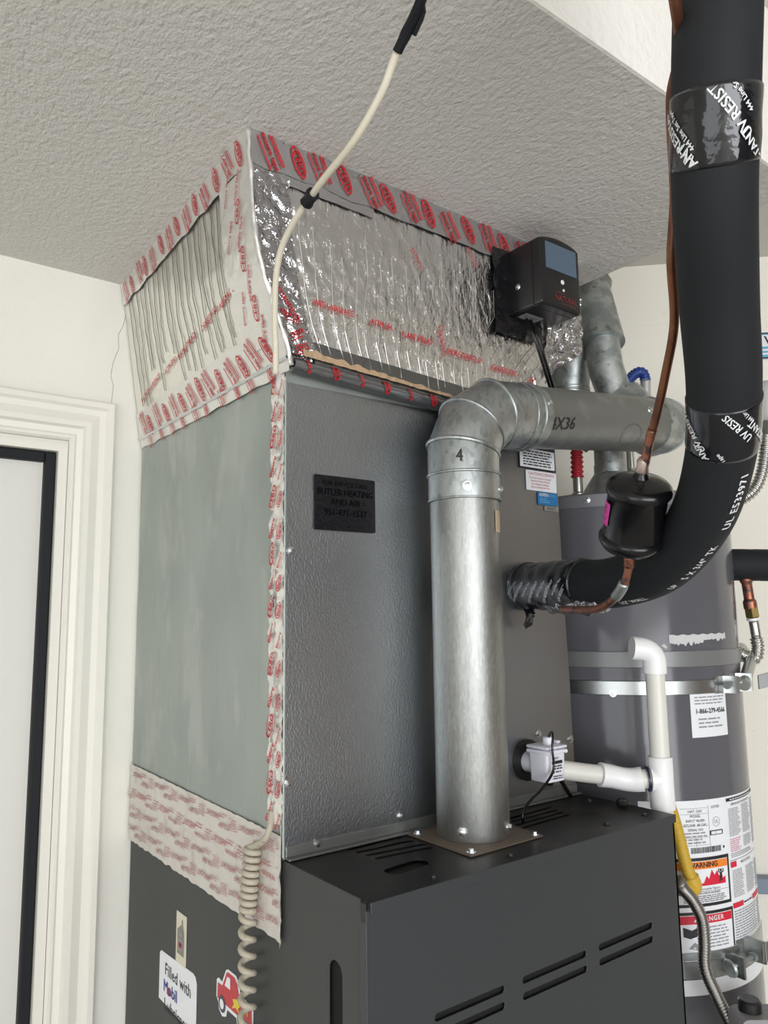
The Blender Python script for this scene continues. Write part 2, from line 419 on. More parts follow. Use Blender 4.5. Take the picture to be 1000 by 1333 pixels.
# seams and ledge of the right wall
bm = bmesh.new(); add_box(bm, (.0, 0, 0), (2.8, .006, .004))
for v in bm.verts: v.co = diag(v.co.x, 2.3405+v.co.z, v.co.y*.3)
struct('trim_1', bm, m_wall2, 'thin horizontal seam in the wallboard')
bm = bmesh.new(); add_box(bm, (.5, 0, .845), (2.8, .035, .882), .003)
for v in bm.verts: v.co = diag(v.co.x, v.co.z, v.co.y)
struct('trim_2', bm, mat('blue_grey_ledge', (.20, .25, .33), .5), 'blue grey ledge low on the right wall')
bm = bmesh.new(); add_box(bm, (.0, 0, 0), (2.8, .03, .012), .002)

# door casing, jamb, slab
Yw = L
tr = []
def casing_profile():  # (distance inwards from the outer edge, proud of wall)
    return [(0, 0), (0, .021), (.004, .024), (.014, .024), (.019, .018), (.030, .017), (.046, .022), (.056, .022), (.060, .014), (.071, .012), (.075, .015), (.080, .015), (.084, .010), (.084, 0)]
bm = bmesh.new(); OX, OZ = -.062, 1.968; OXL = -1.10
rings = []
for (px_, pz_, ix, iz) in ((OX, 0, -1, 0), (OX, OZ, -1, -1), (OXL, OZ, 1, -1), (OXL, 0, 1, 0)):
    rings.append([bm.verts.new((px_+ix*d, L-h, pz_+iz*d)) for d, h in casing_profile()])
for a, b in zip(rings, rings[1:]):
    for i in range(len(a)-1): bm.faces.new((a[i], a[i+1], b[i+1], b[i]))
struct('trim_3', bm, m_casing, 'cream moulded casing around the door')
bm = bmesh.new()
add_box(bm, (DX1-.016, L-.008, 0), (DX1+.001, L+.1, DZ+.001)); add_box(bm, (DX0+.016, L-.008, DZ-.014), (DX1-.016, L+.1, DZ+.001)); add_box(bm, (DX0-.001, L-.008, 0), (DX0+.016, L+.1, DZ))
struct('trim_4', bm, m_casing, 'cream door jamb')
d1 = struct('door_1', box((DX0+.022, L+.022, .01), (DX1-.034, L+.06, DZ-.030), .002), m_door, 'flat off-white door slab')
bm = bmesh.new()
add_box(bm, (DX1-.036, L+.004, .01), (DX1-.0165, L+.06, DZ-.0145), .003); add_box(bm, (DX0+.022, L+.004, DZ-.034), (DX1-.0365, L+.06, DZ-.0145), .003)
obj('weatherstrip', bm, m_rubber, d1, label='black rubber weatherstrip')
# hairline crack in the plaster
P = [(-.046, 1.968), (-.043, 2.01), (-.049, 2.03), (-.045, 2.06), (-.035, 2.09), (-.037, 2.12), (-.028, 2.14), (-.022, 2.17), (-.026, 2.19), (-.02, 2.21)]
bm = tube([V((x-.02, L-.0001, z)) for x, z in P], .0006, 4, .004, False)
wc = obj('crack', bm, m_crack, bpy.data.objects['wall_back'], label='hairline crack in the plaster')

# ================================================================== FURNACE
F = thing('furnace', 'charcoal grey furnace cabinet with louvred front, lowest part of the tall unit', 'furnace', (.3, .2, 0))
ZT = 1.22; CW = .602; YF = -.19
obj('cabinet_body', box((.006, YF+.006, .02), (CW-.004, L-.004, ZT-.006)), m_dark, F, label='dark inside of the cabinet')
fpl = lambda u, v, w: V((u, YF-w, v))
holes = []
for (a0, b0, z0) in ((.100, .207, 1.0711), (.249, .369, 1.0711), (.405, .525, 1.0711), (.100, .207, 1.0515), (.249, .369, 1.0515), (.405, .525, 1.0515)):
    holes.append(stadium(a0, z0, b0, z0, .0048))
fp = holed_panel('front_panel', [(.002, .1), (CW, .1), (CW, ZT-.001), (.002, ZT-.001)], holes[:6]+holes[6:], .003, fpl, m_cab, F)
# top: brown dusty steel plate with slots
topf = lambda u, v, w: V((u, v, ZT+w))
sl = [stadium(.099, -.012, .188, -.008, .0050), stadium(.100, -.030, .189, -.034, .0050), stadium(.103, -.049, .190, -.058, .0050), stadium(.104, -.068, .189, -.076, .0050),
      stadium(.092, -.122, .134, -.117, .0145, 8),
      stadium(.385, -.040, .486, -.034, .0050), stadium(.375, -.056, .480, -.052, .0050), stadium(.366, -.073, .475, -.068, .0050), stadium(.358, -.090, .470, -.084, .0050)]
holed_panel('top_panel', [(.003, YF-.002), (CW, YF-.002), (CW, .05), (.003, .05)], sl, .0022, topf, m_cabtop, F)
obj('top_lip', box((.002, YF-.0035, ZT-.012), (CW+.001, YF-.0015, ZT+.0005), .0008), m_cab, F)
# left side: body panel + door return with a tall slot
sidef = side
holed_panel('side_panel', [(-L+.006, .02), (.176, .02), (.176, ZT), (-L+.006, ZT)], [stadium(.124, .96, .124, 1.124, .0145, 8)], .002, side, m_cabside, F)
bm = box((.0005-.003, YF+.0002, .1), (.006, YF+.013, ZT-.008), .0012); obj('door_return', bm, m_cab, F)
bm = box((-.0035, YF+.0005, ZT-.022), (.004, YF+.010, ZT-.0005), .001); obj('corner_catch', bm, m_blackplastic, F, label='small black corner catch')
obj('right_panel', box((CW-.004, YF, .02), (CW, L-.006, ZT-.001)), m_cab, F)
for p in ((.245, -.175), (.56, -.165), (.11, -.175), (.47, -.16), (.57, -.05)):
    screw((p[0], p[1], ZT), (0, 0, 1), F, .0036, m_black)
screw((0, -.165+.0, 1.0), (-1, 0, 0), F, .003, m_black)
# (the rest of the side is plain)
# ================================================================== COIL CABINET
K = thing('coil_cabinet', 'tall galvanised coil cabinet between the charcoal furnace and the foil-wrapped plenum', 'cabinet', (.3, .3, ZT))
KW = .597; ZK = 1.893
bm = bmesh.new(); vs = []
b0 = [(.0, .0015), (KW, .0015), (KW, L-.004), (.0, L-.004)]; t0 = [(.0, .0015), (.579, .0015), (.579, L-.004), (.0, L-.004)]
a = [bm.verts.new((x, y, ZT+.001)) for x, y in b0]; b = [bm.verts.new((x, y, ZK)) for x, y in t0]
bm.faces.new(a[::-1]); bm.faces.new(b)
for i in range(4): bm.faces.new((a[i], a[(i+1) % 4], b[(i+1) % 4], b[i]))
obj('cabinet_box', bm, m_galvside, K)
# left sheet, slightly bowed
bm = grid(lambda u, v, w: V((-.0012-.002*math.sin(PI*u)*math.sin(PI*v)-w, L-.006-(L-.008)*u, ZT+.002+(ZK-ZT-.004)*v)), 30, 34, .0012, 7)
obj('side_sheet', bm, m_galvside, K, True, 'dull pale galvanised side sheet')
# embossed front sheet with edge folds
def kfront(u, v, w):
    z = ZT+.012+(ZK-ZT-.030)*v; xr = KW-(KW-.579)*v
    return V((.0015+(xr-.002)*u, -.0006-w, z))
bm = grid(kfront, 40, 50, .0009, 6)
obj('front_sheet', bm, m_emboss, K, True, 'dark embossed front sheet')
obj('corner_fold', box((-.0028, -.0022, ZT+.004), (.0010, .004, ZK-.01), .001), m_galvside, K, label='bright folded sheet edge')
bm = box((.002, -.012, ZT+.0012), (KW, .001, ZT+.0042), .0008); add_box(bm, (.002, -.003, ZT+.004), (KW, .001, ZT+.018), .0008)
obj('bottom_rail', bm, m_galvgrey, K, label='narrow dusty bottom rail')
for x, z, d in ((.0085, 1.6329, (0, -1, 0)), (.0045, 1.319, (0, -1, 0)), (.1964, 1.246, (0, -1, 0)), (.5018, 1.3337, (0, -1, 0)), (.586, 1.3161, (0, -1, 0)), (.05, 1.233, (0, -1, 0))):
    screw((x, -.0014, z), d, K, .0042)
def sticker(parent, f, poly, m, th=.0007, label=None, name='sticker'):
    return obj(name, slab(poly, th, f), m, parent, False, label)
fK = lambda u, v, w: V((u, -.0022-w, v))
def rp(u0, v0, u1, v1, r=.004): return [(x+(u0+u1)/2, y+(v0+v1)/2) for x, y in rrect(u1-u0, v1-v0, r)]
st = sticker(K, fK, rp(.046, 1.664, .1548, 1.745, .003), m_stickerblack, label='glossy black service sticker with dark lettering')
pr = Print(fK, .0011); dk = mat('matte_black_print', (.0015, .0015, .002), .9, spec=.1)
pr.text('FOR SERVICE CALL', .1, 1.7335, .0095, dk); pr.text('BUTLER HEATING', .1004, 1.7205, .0135, dk, sx=.93, bold=.03); pr.text('AND AIR', .1, 1.706, .0135, dk, bold=.03); pr.text('951-471-1537', .1004, 1.6905, .0135, dk, bold=.03)
pr.build('print', st)
st = sticker(K, fK, rp(.478, 1.802, .576, 1.842, .002), m_black, label='white notice sticker with a black border')
pr = Print(fK, .0010); pr.rect(.480, 1.8045, .5735, 1.8395, m_whitelabel, .0009); pr.lines(.488, 1.807, .566, 1.837, 6, m_black, .5, .1, .0013); pr.build('print', st)
st = sticker(K, fK, rp(.4945, 1.7625, .577, 1.7995, .002), m_whitelabel, label='white caution sticker with red lettering')
pr = Print(fK, .0010); pr.text('CAUTION/CUIDADO', .536, 1.7935, .0075, m_red, .0); 
for i, t in enumerate(('This unit is factory charged', 'Review Product Manual', 'for refrigerant charge', 'before putting into use')): pr.text(t, .532, 1.786-.0056*i, .0054, m_red)
pr.build('print', st)
st = sticker(K, fK, rp(.5235, 1.7375, .578, 1.7615, .003), m_bluelabel, label='small blue sticker with white heading')
pr = Print(fK, .0010); pr.text('ASPEN', .540, 1.756, .0088, m_white, bold=.05); pr.lines(.528, 1.741, .556, 1.751, 3, mat('pale_blue_print', (.15, .42, .62), .5), .4); pr.text('COILS', .565, 1.756, .006, mat('pale_blue_print', (.15, .42, .62), .5)); pr.build('print', st)
st = sticker(K, fK, rp(.541, 1.7275, .579, 1.7365, .001), mat('faded_grey_sticker', (.24, .23, .22), .5), label='tiny faded grey sticker')
pr = Print(fK, .0010); pr.text('06/2015', .560, 1.732, .007, m_black); pr.build('print', st)

# ---- printed tape helper
def tape_prints(pr, u0, u1, v0, v1, pitch, rot=0, h=.012, seed=0, m=None, cols=1):
    """ovals and slanted word blocks alternating along u (v across the tape)"""
    rnd = random.Random(seed); m = m or m_red; n = max(1, int((u1-u0)/pitch)); vc = (v0+v1)/2; wd = (v1-v0)
    for i in range(n):
        u = u0+(i+.5)*(u1-u0)/n+rnd.uniform(-.15, .15)*pitch; v = vc+rnd.uniform(-.12, .12)*wd
        a = rot+rnd.uniform(-.15, .15)
        if i % 2:
            pr.ring(u, v, h*1.55, h*.62, h*.17, m, a); pr.text('CERO', u, v, h*.86, m, a, bold=.09)
        else:
            pr.text('ensure tape', u, v, h*.72, m, a, bold=.08)
            c, s_ = math.cos(a), math.sin(a)
            for q in (-.62, .62, .88): pr.rect(u-q*s_*h-h*1.5, v+q*c*h-h*.07, u-q*s_*h+h*1.5, v+q*c*h+h*.07, m, None, a)
# corner tape down the coil cabinet's near edge (on the left side face)
def ctape(u, v, w):
    z = ZT+.045+(ZK+.004-ZT-.045)*v
    e = .040+.006*noise.noise(V((0, 3, z*14)))-.006*v
    x = -.0035-w-.0035*math.exp(-((u-.55)/.14)**2)*(.5+.5*math.sin(z*17))
    return V((x, e-(e+.0028)*u, z))
ct = obj('corner_tape', grid(ctape, 16, 160, .0038, 75, 5), m_tape, K, True, 'wrinkled white foil tape printed in red, down the near corner')
pr = Print(lambda u, v, w: ctape(1-(u/.04), (v-ZT-.045)/(ZK+.004-ZT-.045), w), .0035)
pr.f = lambda u, v, w: ctape(min(1, max(0, u/.042)), (v-ZT-.045)/(ZK+.004-ZT-.045), w)
rnd = random.Random(4); z = ZT+.06; i = 0
while z < ZK-.01:
    if i % 2: pr.ring(.012+rnd.uniform(-.003, .004), z, .0090, .017, .0016, m_red, -.25); pr.text('CERO', .012, z, .013, m_red, 1.2, bold=.09)
    else: pr.text('ensure', .012, z, .012, m_red, 1.0, bold=.09); pr.rect(.004, z-.009, .020, z-.0075, m_red, None, 1.0)
    if i % 3 == 0: pr.text('ensure', .034, z-.01, .009, m_red, 1.1, bold=.05)
    else: pr.ring(.034, z-.006, .0060, .012, .0014, m_red, -.3); pr.text('tape', .034, z-.006, .010, m_red, 1.2, bold=.06)
    z += rnd.uniform(.034, .046); i += 1
pr.build('print', ct)
pr = Print(pr.f, .0030); 
for z0, z1 in ((1.62, 1.655), (1.535, 1.60), (1.44, 1.475), (1.40, 1.43), (1.30, 1.34), (1.77, 1.79)):
    pts = [(.023, z0), (.0275, (z0*2+z1)/3), (.0265, (z0+2*z1)/3), (.0245, z1), (.021, (z0+z1)/2)]
    pr.poly(pts, m_clearfoil)
pr.build('fold', ct)
# wide aged band over the joint between coil cabinet and furnace
zb0, zb1 = 1.119, 1.254
def band(u, v, w):  # u 0 at far left .. 1 at corner
    y = L-.006-(L-.005)*u
    zt = 1.262-.010*u+.0016*noise.noise(V((u*40, 0, 0))); zb = 1.1235-.003*u+.003*noise.noise(V((u*30, 9, 0)))
    if u > .985: zb -= .001
    x = -.0045-w-(.0035 if .0 < v-.56 < .12 else 0)*math.sin(PI*max(0, min(1, (v-.56)/.12)))
    return V((x, y, zb+(zt-zb)*v))
bt = obj('joint_tape', grid(band, 90, 24, .0012, 70, 8), m_tapedull, K, True, 'wide aged foil tape printed in faded red, over the lower joint')
pr = Print(lambda u, v, w: band(u/.588, (v)/.138, w), .0022)
fr = mat('faded_red_print', (.46, .17, .17), .6)
pr.clip = (.004, .584, .003, .135)
for row in range(4):
    for k in range(-1, 7):
        u = .03+k*.112+.028*row; v = .120-row*.033
        pr.text('HARDCAST', u+.012, v+.004, .0115, fr, PI, sx=.8, bold=.03); pr.text('FOIL-GRIP', u+.052, v-.006, .0115, fr, PI, sx=.7, bold=.03)
        pr.lines(u-.040, v-.008, u-.016, v+.010, 5, fr, .3, .15); pr.lines(u+.034, v+.004, u+.062, v+.012, 2, fr, .3, .3)
        if k % 2: pr.ring(u+.072, v+.004, .006, .006, .0008, fr)
pr.build('print', bt)
# torn end piece of the band folded down past the corner
bm = grid(lambda u, v, w: V((-.0046-w, .003-.004*u+.0, 1.116+.150*v+.004*(1-v)*math.sin(u*9))), 6, 30, .002, 90)
obj('tape_edge', bm, m_tapedull, K, True)

# tape along the top of the coil cabinet front, with torn brown backing
def ledge(u, v, w):
    z0 = 1.8865-.030*u; z1 = 1.915-.029*u
    y = -.004-.021*math.sin(PI*min(1, .08+v*.95))**.7-w
    return V((.002+.57*u, y, z0+(z1-z0)*v+.001*noise.noise(V((u*30, v, 0)))))
lt = obj('ledge_tape', grid(ledge, 80, 10, .0012, 60, 2), m_tapeband, K, True, 'grey foil tape with red print along the top of the front sheet')
pr = Print(lambda u, v, w: ledge(u/.57, v/.03, w), .0030)
for k in range(11):
    u = .02+k*.047
    if k % 2: pr.ring(u, .016, .006, .014, .0018, m_red, .35); pr.text('CERO', u, .016, .011, m_red, -1.2, bold=.06)
    else:
        pr.text('ensure', u, .016, .0105, m_red, -1.15, bold=.06); pr.rect(u-.014, .0165, u+.012, .0175, m_red, None, -1.15); pr.rect(u-.020, .0155, u+.006, .0165, m_red, None, -1.15)
pr.build('print', lt)
bm = grid(lambda u, v, w: V((.012+.33*u, -.0265-.001*v-w, 1.9095-.0175*u+(.010+.006*noise.noise(V((u*22, 0, 4))))*v*max(.15, 1-.7*u))), 60, 5, .003, 110)
obj('torn_backing', bm, m_paperedge, K, True, 'torn brown paper backing under the foil')

# ================================================================== PLENUM
PL = thing('duct_plenum', 'foil-wrapped flared supply plenum rising from the coil cabinet to the ceiling', 'duct', (.3, .3, 1.9))
def itp(T, z):
    for (a, x), (b, y) in zip(T, T[1:]):
        if z <= b: return x+(y-x)*max(0, (z-a))/(b-a)
    return T[-1][1]
XL = [(1.885, -.002), (1.917, -.006), (1.973, -.031), (2.035, -.052), (2.0786, -.062), (2.135, -.067), (H, -.075)]
XF = [(1.885, .001), (1.989, -.018), (H, -.053)]
XR = [(1.885, .51), (1.957, .516), (2.0, .56), (2.059, .634), (2.126, .641), (H, .646)]
ZP = 1.890
def pfz(v, u=0): return ZP+(H-ZP)*v
def pfront(u, v, w):   # u 0..1 left to right
    z = pfz(v)+(1-v)*(.014-.030*u); xl, xr = itp(XL, z), itp(XR, z)
    return V((xl+(xr-xl)*u, -.020-w, z))
def pleft(u, v, w):    # u 0 far .. 1 near corner
    z = pfz(v); a, b = itp(XF, z), itp(XL, z)
    return V((a+(b-a)*u-w, L-.004+(-.020-L+.004)*u, z))
bm = bmesh.new(); rr = []
for z in [1.893, 1.94, 1.973, 2.0, 2.035, 2.059, 2.09, 2.126, 2.17, H]:
    xl, xr, xf = itp(XL, z)+.004, itp(XR, z)-.004, itp(XF, z)+.004
    rr.append([bm.verts.new(q) for q in ((xl, -.016, z), (xr, -.016, z), (xr, L-.004, z), (xf, L-.004, z))])
for a, b in zip(rr, rr[1:]):
    for i in range(4): bm.faces.new((a[i], a[(i+1) % 4], b[(i+1) % 4], b[i]))
bm.faces.new(rr[0][::-1]); bm.faces.new(rr[-1])
obj('duct_body', bm, m_foil, PL)
cr = lambda u, v: .35+1.3*math.exp(-((u-.06)/.10)**2)+(1.0 if u > .8 else 0)*(u-.8)*5
obj('front_foil', grid(pfront, 150, 90, .0018, 55, 1, cr), m_foil, PL, True, 'crinkled mirror-like foil facing on the front')
obj('left_foil', grid(pleft, 110, 70, .0016, 30, 4, lambda u, v: .4+1.4*max(0, u-.6)), m_foilleft, PL, True, 'pale foil facing with vertical creases on the left side')
# scrim creases: thin ridges
bm = bmesh.new(); rnd = random.Random(11)
def ridge(bm, f, pts, r, w):
    for (a, b) in zip(pts, pts[1:]):
        du = b[0]-a[0]; q = [f(a[0]-r, a[1], w), f(a[0]+r, a[1], w), f(b[0]+r, b[1], w), f(b[0]-r, b[1], w)]
        top = [f(a[0], a[1], w+.0012), f(b[0], b[1], w+.0012)]
        v = [bm.verts.new(x) for x in q+top]
        bm.faces.new((v[0], v[4], v[5], v[3])); bm.faces.new((v[4], v[1], v[2], v[5]))
for k in range(19):
    u = .045+k*.042; pts = []; v = .93-.02*rnd.random(); uu = u
    vend = rnd.choice((.18, .2, .35, .2))
    while v > vend: pts.append((uu, v)); v -= rnd.uniform(.03, .07); uu += rnd.uniform(-.004, .006)
    ridge(bm, pleft, pts, .0013, .0014)
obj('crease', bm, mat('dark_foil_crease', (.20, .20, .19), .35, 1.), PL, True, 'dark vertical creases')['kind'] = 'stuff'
bm = bmesh.new()
for k in range(24):
    u = .10+k*.036+rnd.uniform(-.008, .008); pts = []; v = rnd.uniform(.45, .75); uu = u
    while v > .03: pts.append((uu, v)); v -= rnd.uniform(.05, .09); uu += rnd.uniform(-.0012, .0012)
    ridge(bm, pfront, pts, .0011, .0022)
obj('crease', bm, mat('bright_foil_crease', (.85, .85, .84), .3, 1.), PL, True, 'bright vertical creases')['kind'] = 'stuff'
# tapes
def strip(f, u0, v0, u1, v1, w0=.0035, nu=60, nv=8, m=m_tape, label=None, disp=.0012, edge=.0, seed=0):
    g = lambda a, b, w: f(u0+(u1-u0)*a+(edge*noise.noise(V((b*12+seed, 1, 0))) if 0 < a < 1 and False else 0), v0+(v1-v0)*b+edge*noise.noise(V((a*14+seed, 0, 0)))*(1-b), w0+w)
    return obj('foil_tape', grid(g, nu, nv, disp, 50, seed), m, PL, True, label), g
PW, PH, LW = .70, H-ZP, .615
t1, g = strip(pfront, 0, .845, .93, .999, m=m_tapefront, label='foil tape sealing the plenum front to the ceiling', seed=1, edge=.02)
pr = Print(lambda u, v, w: g(u/(PW*.93), v/(PH*.154), w), .002)
tape_prints(pr, .012, PW*.93-.01, 0, PH*.154, .040, -1.15, .0160, 3, m_redbright); pr.build('print', t1)
t2, g2 = strip(pleft, 0, .86, 1, .999, label='foil tape sealing the plenum side to the ceiling', seed=2, edge=.02)
pr = Print(lambda u, v, w: g2(u/LW, v/(PH*.14), w), .002)
tape_prints(pr, .01, LW-.01, 0, PH*.14, .040, -1.2, .0145, 4, m_red); pr.build('print', t2)
t3, g3 = strip(pleft, .0, -.012, 1, .20, m=m_tape, label='wide foil tape along the bottom of the plenum side', seed=3, nv=14, edge=.012)
pr = Print(lambda u, v, w: g3(u/LW, v/(PH*.21), w), .002)
tape_prints(pr, .01, LW-.03, .02, PH*.21-.01, .040, -1.15, .0145, 6, m_red)
tape_prints(pr, .03, LW-.03, -.002, .02, .052, -1.1, .010, 9, m_red); pr.build('print', t3)
# fold line under the wide tape
bm = grid(lambda u, v, w: pleft(u, .035+.018*v, .004+.004*math.sin(PI*v)+w), 60, 6); obj('tape_fold', bm, m_screw, PL, True)
t4, g4 = strip(pleft, .83, .13, 1.0, .86, label='foil tape on the side of the near plenum corner', nu=18, nv=60, seed=4, disp=.002)
pr = Print(lambda u, v, w: g4(u/(LW*.17), v/(PH*.73), w), .002)
for k in range(7):
    v = .015+k*.035
    if k % 2: pr.ring(.062, v, .009, .018, .0015, m_red, -.3); pr.text('CERO', .062, v, .0135, m_red, 1.2, bold=.04)
    else: pr.text('ensure tape', .064, v, .0105, m_red, 1.15, bold=.03); pr.rect(.045, v, .075, v+.001, m_red, None, 1.15)
    if k in (1, 4, 6): pr.text('ensure tape', .028, v+.01, .010, m_red, 1.15, bold=.03)
pr.build('print', t4)
t5, g5 = strip(pfront, 0, .02, .085, .83, m=m_clearfoil, label='shiny crumpled foil tape on the front of the near plenum corner', nu=16, nv=70, seed=5, disp=.004)
pr = Print(lambda u, v, w: g5(u/(PW*.085), v/(PH*.81), w), .0025)
for v, t, a in ((.012, 'CERO', .3), (.034, 'ensure', .4), (.058, 'SPACE', -.1), (.082, 'ensure', -1.0)): pr.text(t, .026, v, .0135, m_redbright, a, bold=.06); pr.rect(.010, v-.009, .040, v-.0075, m_redbright, None, a)
pr.build('print', t5)
cpts = [V((itp(XL, z)-.001, -.0212, z)) for z in [1.893, 1.93, 1.973, 2.0, 2.035, 2.0786, 2.11, 2.135, 2.18, H-.001]]
obj('corner_seam', Tube(cpts, .006).mesh(.0034, n=10, step=.006, jit=.0030), m_tape, PL, True)
# smooth foil patch in the upper left and dark duct strip at the bottom of the front
strip(pfront, .0, .80, .30, .90, m=m_tapefront, w0=.0028, nu=30, nv=6, label=None, seed=6)
obj('lower_band', grid(lambda u, v, w: pfront(.075+.92*u, -.004+.105*v, .0030+w), 80, 8, .0008, 40), mat('dull_foil_band', (.22, .225, .23), .30, 1., bump=[('noise', (60, 60, 8), .5, .003)]), PL, True, 'dull smooth foil band at the foot of the front')
# wording along the foil facing
pr = Print(pfront, .0040)
def frontword(t, u, v, hh=.0125):
    vs, fs = text_data(t); 
    pr.add([(u+x*hh/PW*.92, v+y*hh*1.15/PH) for x, y in vs], fs, m_redbright); pr.add([(u+(x+.035)*hh/PW*.92, v+y*hh*1.15/PH) for x, y in vs], fs, m_redbright, .0042)
for t, u, v in (('WITH AIRSPACE  •', .185, .278), ('ASTM E84  •', .335, .272), ('FLAME SPREAD', .455, .262), ('SMOKE DENSITY 50', .640, .247), ('R-6 REFLECTIVE  •', .825, .237), ('R-6', .955, .232)): frontword(t, u, v+.01)
for t, u, v in (('CERO', .53, .33), ('CERO', .555, .265), ('ensure', .42, .68), ('ensure', .60, .80)):
    pr.ring(0, 0, .0001, .0001, .00005, m_redbright)
    vs, fs = text_data(t); pr.add([(u+(x*.5+y*.5)*.014/PW, v+(y*.8-x*.7)*.016/PH) for x, y in vs], fs, m_redbright)
pr.build('print', PL, 'red wording along the front foil')
pr = Print(lambda u, v, w: pleft(u/LW, v/PH, w), .0030)
for i, (t, u) in enumerate((('R-6 WITH AIRSPACE', .10), ('• ASTM E84 •', .215), ('FLAME SPREAD', .305), ('DENSITY 50', .415), ('AIRSPACE', .49))):
    pr.text(t, u, .085+u*.105, .0135, m_red, .18, bold=.05)
pr.build('print', PL, 'red wording along the side foil')
# ragged foil crumbs where the corner meets the ceiling
bm = bmesh.new()
for k in range(26):
    t = k/26; p = V((-.075+.002, -.022+.10*t, H)) if k % 2 else V((-.075+.25*t, -.022, H))
    p += V((rnd.uniform(-.006, .002), rnd.uniform(-.006, .002), rnd.uniform(-.008, -.001))); s_ = rnd.uniform(.003, .008)
    v = [bm.verts.new(p+V((rnd.uniform(-s_, s_), rnd.uniform(-s_, s_), rnd.uniform(-s_*.7, 0)))) for _ in range(4)]
    bm.faces.new(v[:3]); bm.faces.new(v[1:])
tag(obj('torn_foil', bm, m_clearfoil, PL, label='torn foil crumbs at the ceiling corner'), kind='stuff')
# loose flap at the right edge
def flap(u, v, w):
    a = V((.53, -.024, 1.955)).lerp(V((.55, -.024, 2.16)), v); b = V((.545, -.034, 1.985)).lerp(V((.640, -.030, 2.04)), min(1, v*2.2)) if v < .45 else V((.640, -.030, 2.04)).lerp(V((.642, -.026, 2.15)), (v-.45)/.55)
    p = a.lerp(b, u); p.y -= w; return p
obj('loose_flap', grid(flap, 26, 30, .012, 45, 7), m_clearfoil, PL, True, 'loose crumpled foil flap at the right edge')

# ================================================================== FLUE FROM THE FURNACE
FP = thing('furnace_flue_pipe', 'galvanised flue pipe rising from the furnace top and turning right at an elbow', 'pipe', (.283, -.062, ZT))
PX, PY, PR = .2735, -.0745, .0532
obj('base_plate', slab([(.201, -.010), (.356, -.005), (.346, -.143), (.200, -.147)][::-1], .0022, lambda u, v, w: V((u, v, ZT+.0008+w))), m_brownsteel, FP, label='brown dusty square base plate')
for q in ((.210, -.137), (.211, -.022), (.337, -.135), (.345, -.015)): screw((q[0], q[1], ZT+.003), (0, 0, 1), FP, .0042)
bm = lathe([(PR-.001, .003), (PR, .006), (PR, .50)], (PX, PY, ZT), n=56); obj('vertical_pipe', bm, m_galvpipe, FP, 40)
bm = box((-.0012, -.0006, 0), (.0012, .0010, .49))
for v in bm.verts: v.co = V((PX, PY, ZT))+V((math.cos(R(-20))*(PR+v.co.y)-math.sin(R(-20))*v.co.x, math.sin(R(-20))*(PR+v.co.y)+math.cos(R(-20))*v.co.x, v.co.z+.005))
obj('seam', bm, m_galvgrey, FP)
for a in (-150, -95, -62, -120): 
    if a in (-150, -62): screw((PX+math.cos(R(a))*PR, PY+math.sin(R(a))*PR, ZT+.018), (math.cos(R(a)), math.sin(R(a)), 0), FP, .0048)
def mitre_pipe(P, r, n=48):
    """straight segments joined on mitred planes; returns bmesh and the joint planes"""
    P = [V(p) for p in P]; bm = bmesh.new(); rings = []; J = []
    d0 = (P[1]-P[0]).normalized(); x, y, _ = frame_of(d0); X = x
    for i, p in enumerate(P):
        di = (P[i]-P[i-1]).normalized() if i else d0; do = (P[i+1]-P[i]).normalized() if i < len(P)-1 else di
        nrm = (di+do).normalized()
        X = (X-di*X.dot(di)).normalized(); Yv = di.cross(X)
        rad = r[i] if isinstance(r, list) else r
        ring = []
        for k in range(n):
            o = (X*math.cos(2*PI*k/n)+Yv*math.sin(2*PI*k/n))*rad
            t = -o.dot(nrm)/di.dot(nrm); ring.append(p+o+di*t)
        rings.append(ring); J.append((p, nrm, ring)); X = (X-do*X.dot(do)).normalized()
    V_ = [[bm.verts.new(q) for q in r_] for r_ in rings]
    for a, b in zip(V_, V_[1:]):
        for k in range(n): bm.faces.new((a[k], a[(k+1) % n], b[(k+1) % n], b[k]))
    bm.faces.new(V_[0][::-1]); bm.faces.new(V_[-1]); return bm, J
def bead(ring, c, nrm, r, grow=1.01):
    n = len(ring); bm = bmesh.new(); R_ = []
    for k in range(n):
        p = ring[k]; o = (p-c); o2 = o.normalized(); q = c+o*grow
        R_.append([bm.verts.new(q+o2*math.cos(2*PI*j/8)*r*.8+nrm*math.sin(2*PI*j/8)*r) for j in range(8)])
    for k in range(n):
        a, b = R_[k], R_[(k+1) % n]
        for j in range(8): bm.faces.new((a[j], a[(j+1) % 8], b[(j+1) % 8], b[j]))
    return bm
ER = PR+.0022
EP = [(PX, PY, 1.713), (PX, PY, 1.793), (.293, PY, 1.8335), (.3360, PY, 1.861), (.428, PY, 1.8705)]
bm, J = mitre_pipe(EP, ER); el = obj('elbow', bm, m_galv, FP, 35, 'spangled galvanised adjustable elbow')
for i, (r_, g_) in zip((1, 2, 3), ((.0038, 1.0), (.0034, 1.0), (.0034, 1.0))): obj('elbow_bead', bead(J[i][2], J[i][0], J[i][1], r_, g_), m_galv, el, True)
for zc, r_ in ((1.753, .0022), (1.713, .0016)):
    ring = [V((PX+ER*math.cos(2*PI*k/48), PY+ER*math.sin(2*PI*k/48), zc)) for k in range(48)]
    obj('elbow_bead', bead(ring, V((PX, PY, zc)), V((0, 0, 1)), r_), m_galv, el, True)
dh = (V(EP[4])-V(EP[3])).normalized(); x_, y_, _ = frame_of(dh)
for t, r_ in ((.074, .0026), (.055, .0015)):
    c_ = V(EP[3])+dh*t; ring = [c_+(x_*math.cos(2*PI*k/48)+y_*math.sin(2*PI*k/48))*ER for k in range(48)]
    obj('elbow_bead', bead(ring, c_, dh, r_), m_galv, el, True)
